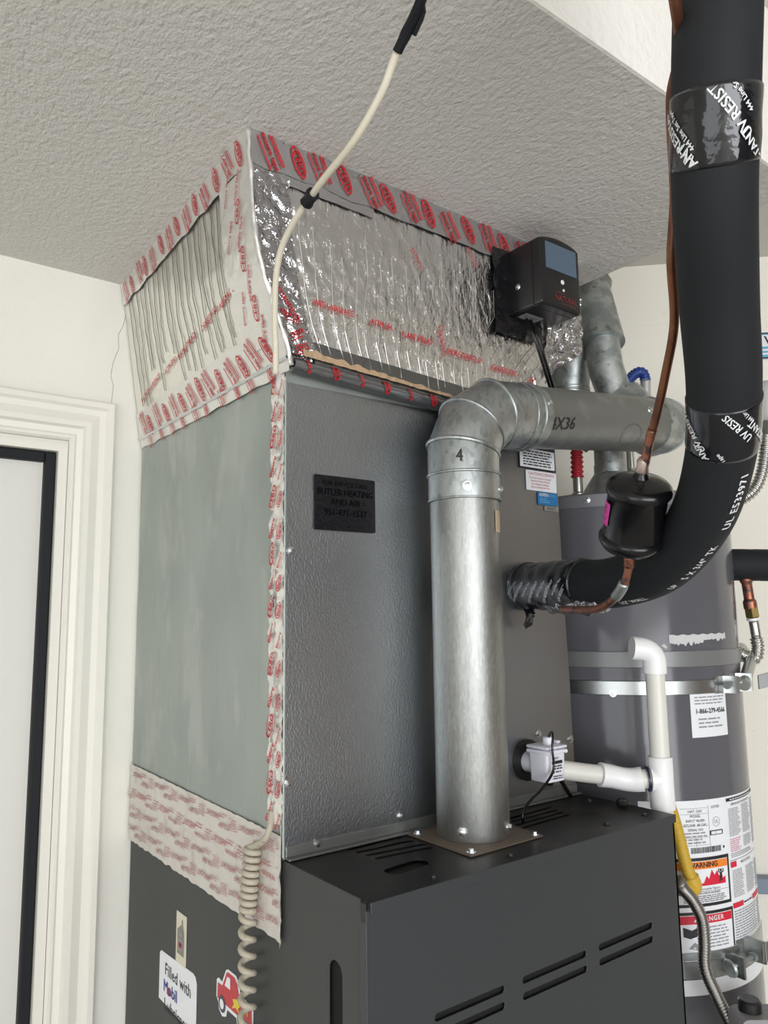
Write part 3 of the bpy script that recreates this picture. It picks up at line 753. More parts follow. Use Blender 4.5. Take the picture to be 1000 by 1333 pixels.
for a in (-128, -55): screw((PX+math.cos(R(a))*ER, PY+math.sin(R(a))*ER, 1.729), (math.cos(R(a)), math.sin(R(a)), 0), FP, .0044)
pr = Print(lambda u, v, w: V((PX+(ER+w)*math.cos(u/ER), PY+(ER+w)*math.sin(u/ER), v)), .0006)
pr.text('4', ER*R(-139), 1.774, .026, m_black, sx=.8, bold=.05); pr.build('print', el, 'black figure 4')
st = Print(lambda u, v, w: V((PX+(PR+w)*math.cos(u/PR), PY+(PR+w)*math.sin(u/PR), v)), .0009)
st.rect(PR*R(-76), 1.662, PR*R(-55), 1.695, m_tan, n=5); st.build('sticker', FP, 'blank tan sticker')
# horizontal run
h0 = V(EP[3])+dh*.072; h1 = V((.800, PY, 1.909))
bm = lathe([(PR, 0), (PR, (h1-h0).length)], h0, h1-h0, 56); hp = obj('horizontal_pipe', bm, m_galvgrey, FP, 40, 'dull grey horizontal run')
hd = (h1-h0).normalized()
def onh(u, v, w):   # u along, v = arc (0 = facing -y), w out
    a = v/PR; n_ = V((0, -1, 0)); b_ = n_.cross(hd)*-1
    b_ = V((0, 0, 1))-hd*hd.z; b_.normalize()
    return h0+hd*u+(n_*math.cos(a)+b_*math.sin(a))*(PR+w)
pr = Print(onh, .0006); pr.text('4X36', .047, -.022, .030, m_black, .05, shear=.15, sx=.95, bold=.03)
pr.ring(.245, -.035, .030, .022, .0007, m_black, 0); pr.build('print', hp, 'black stencilled size mark')
for u, v in ((.014, .012), (.30, .015)): screw(onh(u, v, 0), onh(u, v, 1)-onh(u, v, 0), FP, .0044)
q1, q2, q3 = V((.826, -.047, 1.914)), V((.834, -.008, 1.940)), V((.826, .026, 1.985))
bm, J2 = mitre_pipe([h1-hd*.03, h1+hd*.006, q1+V((.002, 0, 0)), q2, q3], ER); e2 = obj('end_elbow', bm, m_galvold, FP, 35, 'weathered elbow turning back at the far end')
for j in (1, 2, 3): obj('elbow_bead', bead(J2[j][2], J2[j][0], J2[j][1], .002), m_galvold, e2, True)

# ================================================================== HEATER VENT
HC = (.885, .10); HR = .235
VT = thing('heater_vent_pipe', 'weathered grey vent with a slanted wye, behind the horizontal flue pipe', 'pipe', (HC[0], HC[1], 1.80))
bm, J = mitre_pipe([(.826, .030, 1.985), (.812, .044, 2.06), (.8167, .0572, 2.136)], [.036, .037, .038], 32); obj('slanted_lower_pipe', bm, m_galvold, VT, 35)
bm, J = mitre_pipe([(.8150, .054, 2.118), (.8376, .0942, 2.2701), (.845, .107, 2.51)], [.050, .043, .043], 32); obj('slanted_upper_pipe', bm, m_galvold, VT, 35)
obj('shaded_ring', bead(J[1][2], J[1][0]-V((0, 0, .03)), J[1][1], .008, 1.02), m_galvgrey, VT, True)  # top ring of the vent, coloured darker grey for the shadow on it
bm, J = mitre_pipe([(.870, .125, 1.93), (.8287, .1558, 1.965), (.820, .150, 2.0377), (.815, .138, 2.115), (.815, .10, 2.14)], [.036, .042, .043, .043, .040], 32); obj('branch_pipe', bm, m_galvold, VT, 35)
for zc, t in ((2.112, .0022), (2.035, .0022), (2.042, .0014)):
    c_ = V((.820, .150, 2.0377)).lerp(V((.815, .138, 2.115)), (zc-2.0377)/.0773)
    ring = [c_+V((math.cos(2*PI*k/32), math.sin(2*PI*k/32), 0))*.0435 for k in range(32)]; obj('bead', bead(ring, c_, V((0, 0, 1)), t), m_galvold, VT, True)
obj('riser_pipe', lathe([(.034, 0), (.034, .10)], (HC[0], HC[1], 1.84), n=32), m_galvold, VT, 35)
bm, J = mitre_pipe([(HC[0], HC[1], 1.93), (.880, .108, 1.955), (.866, .128, 1.955)], .036, 28); obj('riser_elbow', bm, m_galvold, VT, 35)
obj('draft_hood', lathe([(.068, .0), (.068, .006), (.040, .050), (.0355, .056), (.0355, .075)], (HC[0], HC[1], 1.792), n=40), m_galvold, VT, 35)

# ================================================================== WATER HEATER
WH = thing('water_heater', 'tall grey cylindrical water heater with warning labels, right of the furnace', 'water heater', (HC[0], HC[1], 0))
ZH = 1.772
obj('tank', lathe([(HR-.012, .02), (HR, .035), (HR, ZH-.03), (HR-.002, ZH-.02)], (HC[0], HC[1], 0), n=96), m_tank, WH, 35)
obj('top_cap', lathe([(HR+.002, ZH-.028), (HR+.003, ZH-.004), (HR-.002, ZH), (HR-.02, ZH+.003), (.05, ZH+.010)], (HC[0], HC[1], 0), n=96), m_tanktop, WH, 35)
for a in (-155, -130, -100): screw((HC[0]+(HR+.0025)*math.cos(R(a)), HC[1]+(HR+.0025)*math.sin(R(a)), ZH-.014), (math.cos(R(a)), math.sin(R(a)), 0), WH, .004)
cy = on_cyl(HC, HR)
def U(deg): return HR*R(deg)
def cylplate(name, a0, a1, z0, z1, m, label, w=.0008, n=30, parent=WH):
    p = Print(cy, w); p.rect(U(a0), z0, U(a1), z1, m, n=n); return p.build(name, parent, label)
lb = cylplate('label', -140, -66, .943, 1.200, m_whitelabel, 'large white rating and warning label')
pr = Print(cy, .0014)
def ln(a0, z0, a1, z1, n, m=m_grey, **k): pr.lines(U(a0), z0, U(a1), z1, n, m, **k)
# rating plate
for z in (1.186, 1.176, 1.155, 1.135, 1.122): pr.rect(U(-122), z, U(-108.5), z+.0006, m_grey, n=6)
for z, t in ((1.181, 'NAT. GAS'), (1.1725, 'MODEL'), (1.1645, 'INPUT 40,000'), (1.157, 'BTU/HR  40 GAL'), (1.149, 'SERIAL NO.')): pr.text(t, U(-115), z, .0065, m_black)
ln(-121.5, 1.124, -109, 1.146, 4, m_grey)
pr.rect(U(-108.2), 1.118, U(-108), 1.190, m_grey); pr.rect(U(-115.2), 1.120, U(-115), 1.136, m_grey)
pr.text('LISTED', U(-104), 1.186, .0065, m_black); pr.ring(U(-104), 1.160, .0085, .0085, .0008, m_grey); pr.text('UL', U(-104), 1.160, .009, m_grey)
pr.rect(U(-108), 1.137, U(-100.5), 1.1455, m_black, n=3, rad=.002); pr.rect(U(-107.3), 1.1385, U(-104.6), 1.144, m_white, .0017, n=2); pr.rect(U(-104.4), 1.1385, U(-101.2), 1.144, m_whitelabel, .0017, n=2)
u = U(-118)
while u < U(-102.3): wd = random.choice((.0006, .0010, .0014)); pr.rect(u, 1.1085, u+wd, 1.1185, m_black); u += wd+random.choice((.0006, .001))
pr.rect(U(-101), 1.1125, U(-100), 1.1165, m_black)
# right column of instructions
pr.rect(U(-97), 1.1905, U(-66), 1.1965, m_black, n=12); pr.lines(U(-94.5), 1.1915, U(-67), 1.1955, 1, m_white, .4, w=.0018)
pr.text('IMPORTANT INFORMATION', U(-84), 1.184, .0062, m_black)
ln(-96, 1.128, -86, 1.178, 17); ln(-84.8, 1.128, -74, 1.180, 17); ln(-73, 1.10, -66.5, 1.182, 26)
ln(-96, 1.101, -86.5, 1.125, 7, mat('pink_print', (.62, .22, .32), .5)); ln(-84.8, 1.104, -74, 1.124, 7); ln(-96, 1.091, -76, 1.100, 3)
pr.rect(U(-97), 1.0865, U(-68), 1.0872, m_black, n=8)
pr.rect(U(-96.8), 1.0745, U(-92.5), 1.0845, m_crimson, n=2); pr.text('PRECAUTIONS', U(-84), 1.0795, .007, m_black, sx=.9)
ln(-96, 1.022, -86.5, 1.070, 16); ln(-84.8, 1.022, -74, 1.070, 16); ln(-73, 1.02, -66.5, 1.070, 16)
pr.rect(U(-97), 1.0045, U(-89), 1.0135, m_crimson, n=3); pr.rect(U(-79), 1.0045, U(-68), 1.0135, m_crimson, n=3); ln(-88.5, 1.006, -79.5, 1.012, 1, m_black)
ln(-96.5, .952, -75, 1.001, 11, m_grey, ragged=.05); ln(-74, .952, -67, 1.001, 11)
# warning panel
pr.rect(U(-140), 1.018, U(-98), 1.101, m_black, n=14, rad=0); pr.rect(U(-140), 1.0235, U(-99.2), 1.0955, m_whitelabel, .0017, n=14)
pr.rect(U(-140), 1.0815, U(-99.4), 1.0945, m_orange, .0020, n=14); pr.text('WARNING', U(-112.5), 1.088, .0125, m_black, w=.0024, bold=.06)
fl = [(0, 0), (.018, .004), (.026, .020), (.032, .012), (.040, .034), (.047, .020), (.054, .030), (.060, .016), (.068, .022), (.070, .010), (.078, .014), (.078, -.001), (.0, -.003)]
fx, fz = U(-116.5), 1.055
for a, b in zip(fl[:-2], fl[1:-1]): pr.poly([(fx+a[0]*.82, fz-.002), (fx+b[0]*.82, fz-.002), (fx+b[0]*.82, fz+b[1]*.72), (fx+a[0]*.82, fz+a[1]*.72)], m_crimson, .0020)
mx, mz = U(-103.6), 1.0665
pr.ring(mx, mz+.0095, .0022, .0026, .0022, m_black, w=.0025)
for a, b, wd in (((0, .006), (-.001, -.004), .0022), ((-.001, .005), (-.006, .008), .001), ((-.006, .008), (-.004, .0125), .001), ((0, .005), (.006, .007), .001), ((.006, .007), (.005, .012), .001), ((-.001, -.004), (-.004, -.010), .0012), ((-.001, -.004), (.003, -.008), .0012)):
    d = V((b[0]-a[0], b[1]-a[1])).normalized(); n_ = V((-d.y, d.x))*wd
    pr.poly([(mx+a[0]-n_.x, mz+a[1]-n_.y), (mx+b[0]-n_.x, mz+b[1]-n_.y), (mx+b[0]+n_.x, mz+b[1]+n_.y), (mx+a[0]+n_.x, mz+a[1]+n_.y)], m_black, .0025)
pr.text('Flammable Vapors', U(-110), 1.0475, .0062, m_black, w=.002); pr.rect(U(-140), 1.0435, U(-99.5), 1.0440, m_black, .002, n=8)
pr.text('FIRE OR EXPLOSION HAZARD', U(-113), 1.0405, .0052, m_black, w=.002, bold=.04)
pr.lines(U(-123), 1.025, U(-101), 1.0375, 4, m_black, .42, .2, w=.002)
# danger panel
pr.rect(U(-140), .943, U(-97.5), 1.010, m_black, n=14); pr.rect(U(-140), .943, U(-98.6), 1.005, m_whitelabel, .0017, n=14)
pr.rect(U(-140), .990, U(-98.8), 1.004, m_crimson, .0020, n=14); pr.text('DANGER', U(-110), .997, .0115, m_white, w=.0024, spacing=1.15, bold=.05)
pr.poly([(U(-119), .9935), (U(-117), .9935), (U(-118), 1.001)], m_white, .0024)
pr.lines(U(-112), .948, U(-101), .986, 7, m_grey, .42, .2, w=.002)
pr.poly([(U(-124), .970), (U(-121), .966), (U(-117), .970), (U(-117.5), .984), (U(-120), .980), (U(-124), .986)], m_black, .002); pr.rect(U(-114.6), .948, U(-114.3), .988, m_grey, .002)
pr.poly([(U(-122), .950), (U(-117), .946), (U(-115.5), .950), (U(-119), .960)], m_grey, .002)
pr.build('print', lb)
cylplate('label', -140, -66, .872, .898, m_whitelabel, 'lower edge of the white label under the strap')
lb = cylplate('label', -113.7, -91.7, 1.310, 1.389, m_whitelabel, 'white sticker with a telephone number', n=12)
pr = Print(cy, .0014); pr.text('1-866-279-4566', U(-102.4), 1.3565, .0125, m_black, sx=.92, bold=.05)
pr.lines(U(-111.5), 1.368, U(-93.5), 1.385, 3, m_grey, .4, .1); pr.lines(U(-110), 1.325, U(-94.5), 1.346, 3, m_grey, .4, .2); pr.build('print', lb)
# torn remains of a peeled sticker
pr = Print(cy, .0009); pts_t = []; pts_b = []
for k in range(40):
    t = k/39; a = -122+t*34; zt = 1.497+.002*t+.001*math.sin(k); zb = 1.483+.010*max(0, t-.1)-random.uniform(0, .009)*(1-.4*t)
    pts_t.append((U(a), zt)); pts_b.append((U(a), zb))
for k in range(39): pr.poly([pts_b[k], pts_b[k+1], pts_t[k+1], pts_t[k]], m_torn)
pr.poly([(U(-126), 1.478), (U(-123.5), 1.472), (U(-123), 1.476), (U(-124.5), 1.482)], m_torn); pr.build('torn_label', WH, 'torn white remains of a peeled sticker')
# straps
def strapband(name, z0, z1, m, a0, a1, th, label, parent):
    bm = bmesh.new(); n = 60; prev = None
    for k in range(n+1):
        a = R(a0+(a1-a0)*k/n); c, s_ = math.cos(a), math.sin(a); bulge = .0
        ring = [bm.verts.new((HC[0]+rr_*c, HC[1]+rr_*s_, z)) for rr_, z in ((HR+.0012, z0), (HR+th, z0+.001), (HR+th, z1-.001), (HR+.0012, z1))]
        if prev:
            for i in range(4): bm.faces.new((prev[i], prev[(i+1) % 4], ring[(i+1) % 4], ring[i]))
        else: bm.faces.new(ring)
        prev = ring
    bm.faces.new(prev[::-1]); return obj(name, bm, m, parent, 30, label)
T0 = thing('upper_strap', 'grey flat band around the upper tank, above the shiny clamped strap', 'strap', (HC[0], HC[1], 1.45))
strapband('band', 1.438, 1.468, m_strapdull, -200, -20, .0028, None, T0)
T1 = thing('heater_strap', 'shiny zinc earthquake strap bolted around the tank above the telephone sticker', 'strap', (HC[0], HC[1], 1.40))
strapband('band', 1.388, 1.414, m_strap, -200, -98, .0028, None, T1)
def pol(a, rr_, z): return V((HC[0]+rr_*math.cos(R(a)), HC[1]+rr_*math.sin(R(a)), z))
def ear(parent, a, z0, z1, out, tw=2.2, m=m_strap):
    bm = bmesh.new(); pts = [(a-7, HR+.001), (a-2, HR+.004), (a, HR+out*.5), (a+.6, HR+out), (a+1.6, HR+out), (a+1.2, HR+out*.45), (a+2, HR+.002)]
    A = [bm.verts.new(pol(q, r_, z0+.001)) for q, r_ in pts]; B = [bm.verts.new(pol(q, r_, z1-.001)) for q, r_ in pts]
    bm.faces.new(A[::-1]); bm.faces.new(B)
    for i in range(len(pts)): j = (i+1) % len(pts); bm.faces.new((A[i], A[j], B[j], B[i]))
    return obj('clamp_ear', bm, m, parent, 30)
ear(T1, -92, 1.386, 1.420, .028); ear(T1, -80, 1.386, 1.422, .030)
obj('bolt', lathe([(.007, 0), (.007, .006), (.0035, .0065), (.0035, .058), (.0065, .0585), (.0065, .064)], pol(-97, HR+.020, 1.403), pol(-78, HR+.020, 1.405)-pol(-97, HR+.020, 1.403), 10), m_galvold, T1, 30)
screw(pol(-148, HR+.0028, 1.391), (math.cos(R(-148)), math.sin(R(-148)), 0), T1, .004)
s1 = pol(-84, HR+.022, 1.400)
obj('tie_bar', tube([s1, V((1.03, -.11, 1.437)), V((1.12, -.045, 1.46)), diag(.42, 1.47, .01)], .0115, 12, .02, False), m_strap, T1, 40, 'tubular tie bar running to the wall')
T1b = thing('conduit_tie', 'grey flattened metal bar slanting from the strap clamp towards the wall', 'bar', (1.0, -.1, 1.41))
bm = slab([(0, 0), (.24, .055), (.24, .085), (.0, .026)], .006, lambda u, v, w: pol(-79, HR+.040, 1.392)+V((.62, -.46, 0)).normalized()*u+V((0, 0, v))+V((-.5, -.6, 0))*w)
obj('bar', bm, m_strapdull, T1b)
T2 = thing('lower_heater_strap', 'zinc earthquake strap with a bolted clamp over the bottom of the large label', 'strap', (HC[0], HC[1], .93))
strapband('band', .900, .944, m_strap, -200, -60, .003, None, T2)
strapband('inner_band', .9005, .930, m_strap, -124, -104, .006, 'doubled end of the strap', T2)
ear(T2, -103, .900, .938, .034); ear(T2, -90, .912, .952, .036)
obj('bolt', lathe([(.014, 0), (.016, .004), (.006, .006), (.004, .007), (.004, .06), (.008, .061), (.008, .068)], pol(-107, HR+.020, .918), pol(-88, HR+.024, .928)-pol(-107, HR+.020, .918), 12), m_galvold, T2, 30)
bm = slab([(0, 0), (.16, .012), (.16, .046), (.0, .032)], .003, lambda u, v, w: pol(-90, HR+.03, .916)+V((.9, -.25, 0)).normalized()*u+V((0, 0, v))+V((-.25, -.9, 0))*w)
obj('strap_tail', bm, m_strap, T2)

# ================================================================== SUCTION LINE
PIPE = [(-.06, -.70, 2.52), (.02, -.665, 2.27), (.0644, -.6367, 2.1195), (.081, -.6173, 2.0073), (.1146, -.5903, 1.923), (.1815, -.5509, 1.8415), (.2284, -.5246, 1.7771), (.2783, -.4884, 1.7153), (.3308, -.4286, 1.6516), (.3871, -.3363, 1.6031), (.424, -.2331, 1.5844), (.448, -.1395, 1.5862), (.470, -.05, 1.5864), (.481, .002, 1.5886)]
SL = thing('suction_line', 'thick black foam-insulated refrigerant line curving down into the coil cabinet', 'pipe', V(PIPE[-1]))
T = Tube(PIPE, .008); SR = .0372
obj('foam_sleeve', T.mesh(SR, n=48), m_foam, SL, True)
camp = V((-.52554, -.92637, 1.53927))

def tape_map(Tb, l, r, rev=False):
    """u runs along the pipe, v around it (0 = the side seen from the room)"""
    return lambda u, v, w: Tb.pt(l+u, Tb.face_angle(l+u, camp)+v/r, r+w)
def taped(name, l0, l1, r, m, label, prints, jit=.0006):
    o = obj(name, T.mesh(lambda l: r, l0, l1, 40, .003, jit=jit), m, SL, True, label)
    pr = Print(tape_map(T, l0, r), .0013); pr.clip = (.002, l1-l0-.002, -.06, .06)
    for t, u, v, h, a in prints: pr.text(t, u, v, h, m_white, a, bold=.04)
    pr.build('print', o); return o
UA = 3.86
taped('tape_wrap', .553, .612, SR+.0012, m_btape, 'glossy black tape wrap with white lettering', [
    ('UV RESISTANT', .012, .006, .0115, UA), ('444 Line Set Tape', .006, .0175, .0060, UA), ('UV RESISTANT', .030, -.040, .0105, UA), ('444 Line Set Tape', .028, -.031, .0060, UA), ('UV RESISTANT', .060, .046, .0105, UA), ('UV RESISTANT', .066, -.006, .0110, UA)])
taped('tape_wrap', .845, .905, SR+.0012, m_btape2, 'smooth black tape wrap with white lettering', [
    ('UV RESISTANT', .008, .005, .0110, UA), ('444 Line Set Tape', .000, .0165, .0060, UA), ('UV RESISTANT', .022, -.040, .0105, UA), ('UV RESISTANT', .068, -.004, .0110, UA), ('Line Set Tape', .062, .008, .0065, UA), ('RESISTANT', .034, .042, .010, UA)], .0003)
o = obj('tape_wrap', T.mesh(lambda l: SR+.0025+.0007*math.sin((l-1.31)*90)**2+(.002 if l > 1.47 else 0), 1.317, 1.4915, 40, .003, jit=.0018), m_btape, SL, True, 'crumpled black tape wrap where the line enters the cabinet')
pr = Print(tape_map(T, 1.317, SR+.0040), .0014)
pr.clip = (.004, .165, -.075, .075)
for k in range(5):
    pr.text('UV RESISTANT', .010+k*.042, .010, .0080, m_white, UA, bold=.01); pr.text('444 Line Set Tape', .026+k*.042, .004, .0050, m_white, UA)
pr.build('print', o)
pl = V(PIPE[-1])
obj('foil_tape_lower', Tube([(.424, -.213, 1.560), (.440, -.15, 1.5585), (.462, -.08, 1.560)], .004).mesh(.020, n=16, jit=.006), m_clearfoil, SL, True, 'silver crumpled patch of tape under the line')
obj('loose_tape_end', grid(lambda u, v, w: V((.452+.022*u, -.025-.004*math.sin(v*5)-w, 1.548-.034*v*(1-.4*abs(u-.5)))), 8, 10, .005, 90), m_btape, SL, True)
# printing on the bare foam
pr = Print(tape_map(T, 0, SR), .0009)
u = .912
for ch, du in (('UL', .022), ('E533971', .060)): pass
pr.text('UL E533971', .962, .0325, .0135, m_white, PI, spacing=1.15, bold=.05)
pr.text('5 X 3/4" TK', 1.065, .034, .0125, m_white, PI, spacing=1.2, bold=.05)
pr.text('UP', 1.125, .0345, .011, m_white, PI, bold=.05); pr.text('1/2" WALL', 1.20, .035, .011, m_white, PI, bold=.03)
pr.build('print', SL, 'white line of printing on the foam')

# ================================================================== LIQUID LINE WITH DRIER
LQ = thing('liquid_line', 'thin tarnished copper line with a black filter drier, left of the thick black line', 'copper pipe', (.2715, -.394, 1.7106))
CP = [(-.075, -.69, 2.52), (-.040, -.655, 2.20), (-.0016, -.6294, 2.0724), (.060, -.598, 2.040), (.094, -.5663, 2.0211), (.1364, -.5392, 1.9716), (.1561, -.5254, 1.9517), (.1751, -.5066, 1.9062), (.2088, -.485, 1.8533), (.2314, -.4557, 1.8044), (.2444, -.4337, 1.7665), (.2579, -.4117, 1.7367), (.2715, -.394, 1.709)]
CT = Tube(CP, .005); obj('copper_pipe', CT.mesh(.0050, n=16, l1=CT.L-.055), m_copper, LQ, True)
obj('scorched_end', CT.mesh(.0056, CT.L-.056, CT.L-.012, 16, .003, jit=.0008), m_copperred, LQ, True, 'reddish scorched copper end')
d0, d1_ = V((.2700, -.3929, 1.7107)), V((.3072, -.3421, 1.6200)); ax = d1_-d0; al = ax.length
dr = obj('filter_drier', lathe([(.006, -.006), (.0075, .004), (.009, .006), (.0105, .0095), (.024, .013), (.034, .016), (.0385, .0200), (.0400, .024), (.0400, .028), (.0385, .031), (.0362, .033), (.0360, .087), (.0385, .089), (.0400, .092), (.0400, .096), (.0385, .0995), (.034, .106), (.020, .1125), (.009, .115), (.007, .120)], d0, ax, 56), m_blackgloss, LQ, 50, 'black steel filter drier')
obj('braze_joint', lathe([(.0058, -.016), (.0078, -.012), (.0072, -.004), (.0085, .001), (.0070, .004)], d0, ax, 20), mat('silver_braze', (.50, .40, .36), .4, .9, bump=[('noise', 200, .5, .001)]), LQ, True, 'silvery brazed joint')
xx, yy, dd = frame_of(ax)
def dcyl(u, v, w): a = u/.0366; return d0+dd*v+(xx*math.cos(a)+yy*math.sin(a))*(.0366+w)
tc_ = camp-(d0+dd*.06); base = math.atan2(tc_.dot(yy), tc_.dot(xx))*.0366
sg = 1
# find which side of the body is on the viewer's left
lf = rt*-1; sg = 1 if (xx*math.cos(base/.0366+.5)+yy*math.sin(base/.0366+.5)).dot(lf) > (xx*math.cos(base/.0366-.5)+yy*math.sin(base/.0366-.5)).dot(lf) else -1
pr = Print(dcyl, .0006); a0, a1 = base+sg*.034, base+sg*.052
pr.rect(min(a0, a1), .042, max(a0, a1), .072, m_pink, n=6); pr.lines(min(a0, a1)+.002, .046, max(a0, a1)-.002, .068, 5, m_black, .3, .4, .0009); pr.build('sticker', dr, 'magenta label')
LP = [(.3085, -.3405, 1.612), (.316, -.334, 1.5985), (.3235, -.320, 1.5775), (.336, -.296, 1.560), (.350, -.262, 1.5475), (.372, -.215, 1.5445), (.400, -.15, 1.547)]
LT = Tube(LP, .004)
obj('copper_pipe', LT.mesh(.0054, n=16), m_copperred, LQ, True, 'lower copper stub curving under the black line')
obj('braze_joint', LT.mesh(.0068, .0, .016, 16, .003, jit=.0006), m_copperred, LQ, True)
obj('elbow_fitting', LT.mesh(.0072, .042, .074, 16, .003, jit=.0005), m_galvold, LQ, True, 'silver-stained elbow fitting')

# ================================================================== CONTROLLER BOX
BX0, BX1, BZ0, BZ1, BY0, BY1 = .4385, .5425, 2.067, 2.187, -.024, -.106
CB = thing('control_box', 'black plastic control box with a grey screen, mounted on the foil plenum', 'control box', ((BX0+BX1)/2, BY0, BZ0))
def boxoutline(x0, x1, z0, z1, arch=.010, r=.006, n=12):
    pts = [(x0+r*(1-math.cos(a)), z0+r*(1-math.sin(a))) for a in [PI/2*k/4 for k in range(4, -1, -1)]][::-1]
    pts = [(x0, z1-.004)]+[(x0+(x1-x0)*k/n, z1+arch*math.sin(PI*k/n)**.7) for k in range(n+1)]+[(x1, z1-.004)]
    pts += [(x1-r+r*math.cos(a), z0+r-r*math.sin(a)) for a in [PI/2*k/4 for k in range(5)]]
    pts += [(x0+r-r*math.sin(a), z0+r-r*math.cos(a)) for a in [PI/2*k/4 for k in range(5)]]
    return pts
bm = bmesh.new(); rings = []
for y, sh in ((BY0, 0), (BY1+.020, 0), (BY1+.0195, .001), (BY1+.0185, .001), (BY1+.018, 0), (BY1+.004, 0), (BY1+.001, .0015), (BY1, .004)):
    rings.append([bm.verts.new((x, y, z)) for x, z in boxoutline(BX0+sh, BX1-sh, BZ0+sh, BZ1-sh)])
for a, b in zip(rings, rings[1:]):
    for k in range(len(a)): bm.faces.new((a[k], a[(k+1) % len(a)], b[(k+1) % len(a)], b[k]))
bm.faces.new(rings[0][::-1]); bm.faces.new(rings[-1])
obj('housing', bm, m_blackplastic, CB, 25)
ff = lambda u, v, w: V((BX0+(BX1-BX0)*u, BY1-w, BZ0+(BZ1-BZ0)*v))
sc = slab([(x+.515*1, y) for x, y in []] or [(.12, .56), (.12, .965), (.90, .965), (.90, .56)], .0012, ff)
obj('screen', sc, m_screen, CB, label='grey-blue screen')
ffm = lambda u, v, w: V((BX0+u, BY1-w, BZ0+v))
for bx_, bz_, br_ in ((.055, .050, .0042), (.057, .0355, .0024)):
    obj('button', lathe([(br_, 0), (br_, .0008), (br_*.8, .0012)], ffm(bx_, bz_, 0), (0, -1, 0), 20), m_whitelabel, CB, 30, 'larger white button' if br_ > .003 else 'tiny white button')
lg = mat('dim_red_logo', (.22, .035, .035), .4)
pr = Print(ffm, .0008); pr.text('NATURAL', .062, .0185, .0135, lg, -.0, bold=.05, sx=.95); pr.rect(.034, .0275, .060, .0283, lg); pr.rect(.050, .0095, .088, .0103, lg); pr.build('print', CB, 'dim red logo lettering')
screw((BX0, -.052, 2.114), (-1, 0, 0), CB, .0036)
pr = Print(lambda u, v, w: V((BX0+u, BY0-v, BZ0-w)), .0006); pr.rect(.012, .012, .058, .035, m_graybox); pr.text('UL  120V', .034, .024, .009, m_black, w=.0009); pr.build('sticker', CB, 'small grey rating sticker underneath')
obj('bottom_edge', box((BX0-.0008, BY1+.006, BZ0-.001), (BX0+.002, BY0, BZ0+.0015), .0006), m_blackgloss, CB)
obj('dark_reflection', grid(lambda u, v, w: V((BX0-.035+.12*u, -.0275-w, BZ0-.035+.16*v)), 20, 20, .004, 60), mat('dark_reflection_black', (.01, .01, .012), .16, .2, coat=.5, bump=[('noise', 60, .8, .008)]), CB, True, 'black crinkled sheet standing in for a dark reflection behind the box')  # added black sheet paints the dark reflection in the foil around the box
PC = thing('power_cord', 'pair of thin black wires from the control box down behind the flue elbow', 'cable', (.47, -.045, 2.045))
for k, dx in enumerate((0, .010)):
    obj('wire', tube([V((.470+dx, -.040, 2.068)), V((.4735+dx, -.052, 2.035)), V((.493+dx, -.050, 1.997)), V((.520+dx, -.040, 1.965)), V((.545+dx, -.028, 1.94)), V((.56+dx, -.020, 1.90))], .0028, 10), m_blackgloss, PC, True)

# ================================================================== CABLES
TCB = thing('control_cable', 'long cream cable hanging from the ceiling to the near corner of the foil plenum', 'cable', (-.053, -.09, 1.936))

CPts = [(-.20, -.62, 2.52), (-.135, -.500, 2.23), (-.1129, -.4565, 2.144), (-.0909, -.4209, 2.1341), (-.0837, -.3719, 2.1118), (-.0817, -.3438, 2.0866), (-.0822, -.2944, 2.059), (-.078, -.225, 2.049), (-.0716, -.18, 2.046), (-.0705, -.1408, 2.0338), (-.0665, -.1026, 2.0147), (-.0600, -.0769, 1.9838), (-.0476, -.0528, 1.9358), (-.0390, -.040, 1.9014), (-.0335, -.030, 1.872)]
T_ = Tube(CPts, .006); obj('cable_sheath', T_.mesh(.0042, n=14), m_cable, TCB, True)
def near(Tb, p): return min(range(len(Tb.p)), key=lambda i: (Tb.p[i]-V(p)).length)/(len(Tb.p)-1)*Tb.L
a = near(T_, (-.0915, -.423, 2.134)); b = near(T_, (-.0837, -.3719, 2.1118))
obj('tape_wrap', T_.mesh(.0055, a-.002, b, 10, .004, jit=.0012), m_rubber, TCB, 30, 'black electrical tape wrap near the top')
obj('tape_tail', tube([T_.pt(a+.004, 0, .003), V((-.083, -.414, 2.128)), V((-.080, -.396, 2.119))], .0030, 6), m_rubber, TCB)
a = near(T_, (-.0716, -.18, 2.046))
obj('tape_wrap', T_.mesh(lambda l: .0082+.0008*math.sin(l*300), a-.010, a+.010, 8, .005, jit=.0012), m_rubber, TCB, 20, 'black electrical tape wrap at the bend')
cc = thing('coiled_cord', 'beige coiled cord hanging down the left side of the furnace', 'cord', (-.018, .0725, .9))
pts = [(-.006, .0240, 1.2800), (-.012, .0160, 1.262), (-.016, .0230, 1.2455), (-.018, .044, 1.2340)]
z = 1.226; ang = 0; yc = .058
while z > .86:
    t = (1.226-z)
    pitch = .0098 if t < .085 else (.021 if t < .20 else .034)
    for k in range(10):
        a = 2*PI*k/10; zz = z-pitch*k/10; yy = .0575+(.0095*min(1, (1.226-zz)/.08))+.003*max(0, math.sin((1.226-zz)*14))
        rr_ = .0088
        pts.append((-.016-rr_*math.sin(a+.6), yy+rr_*math.cos(a+.6), zz))
    z -= pitch
obj('cord', Tube(pts, .0035, n=6).mesh(.0043, n=10), m_beige, cc, True)

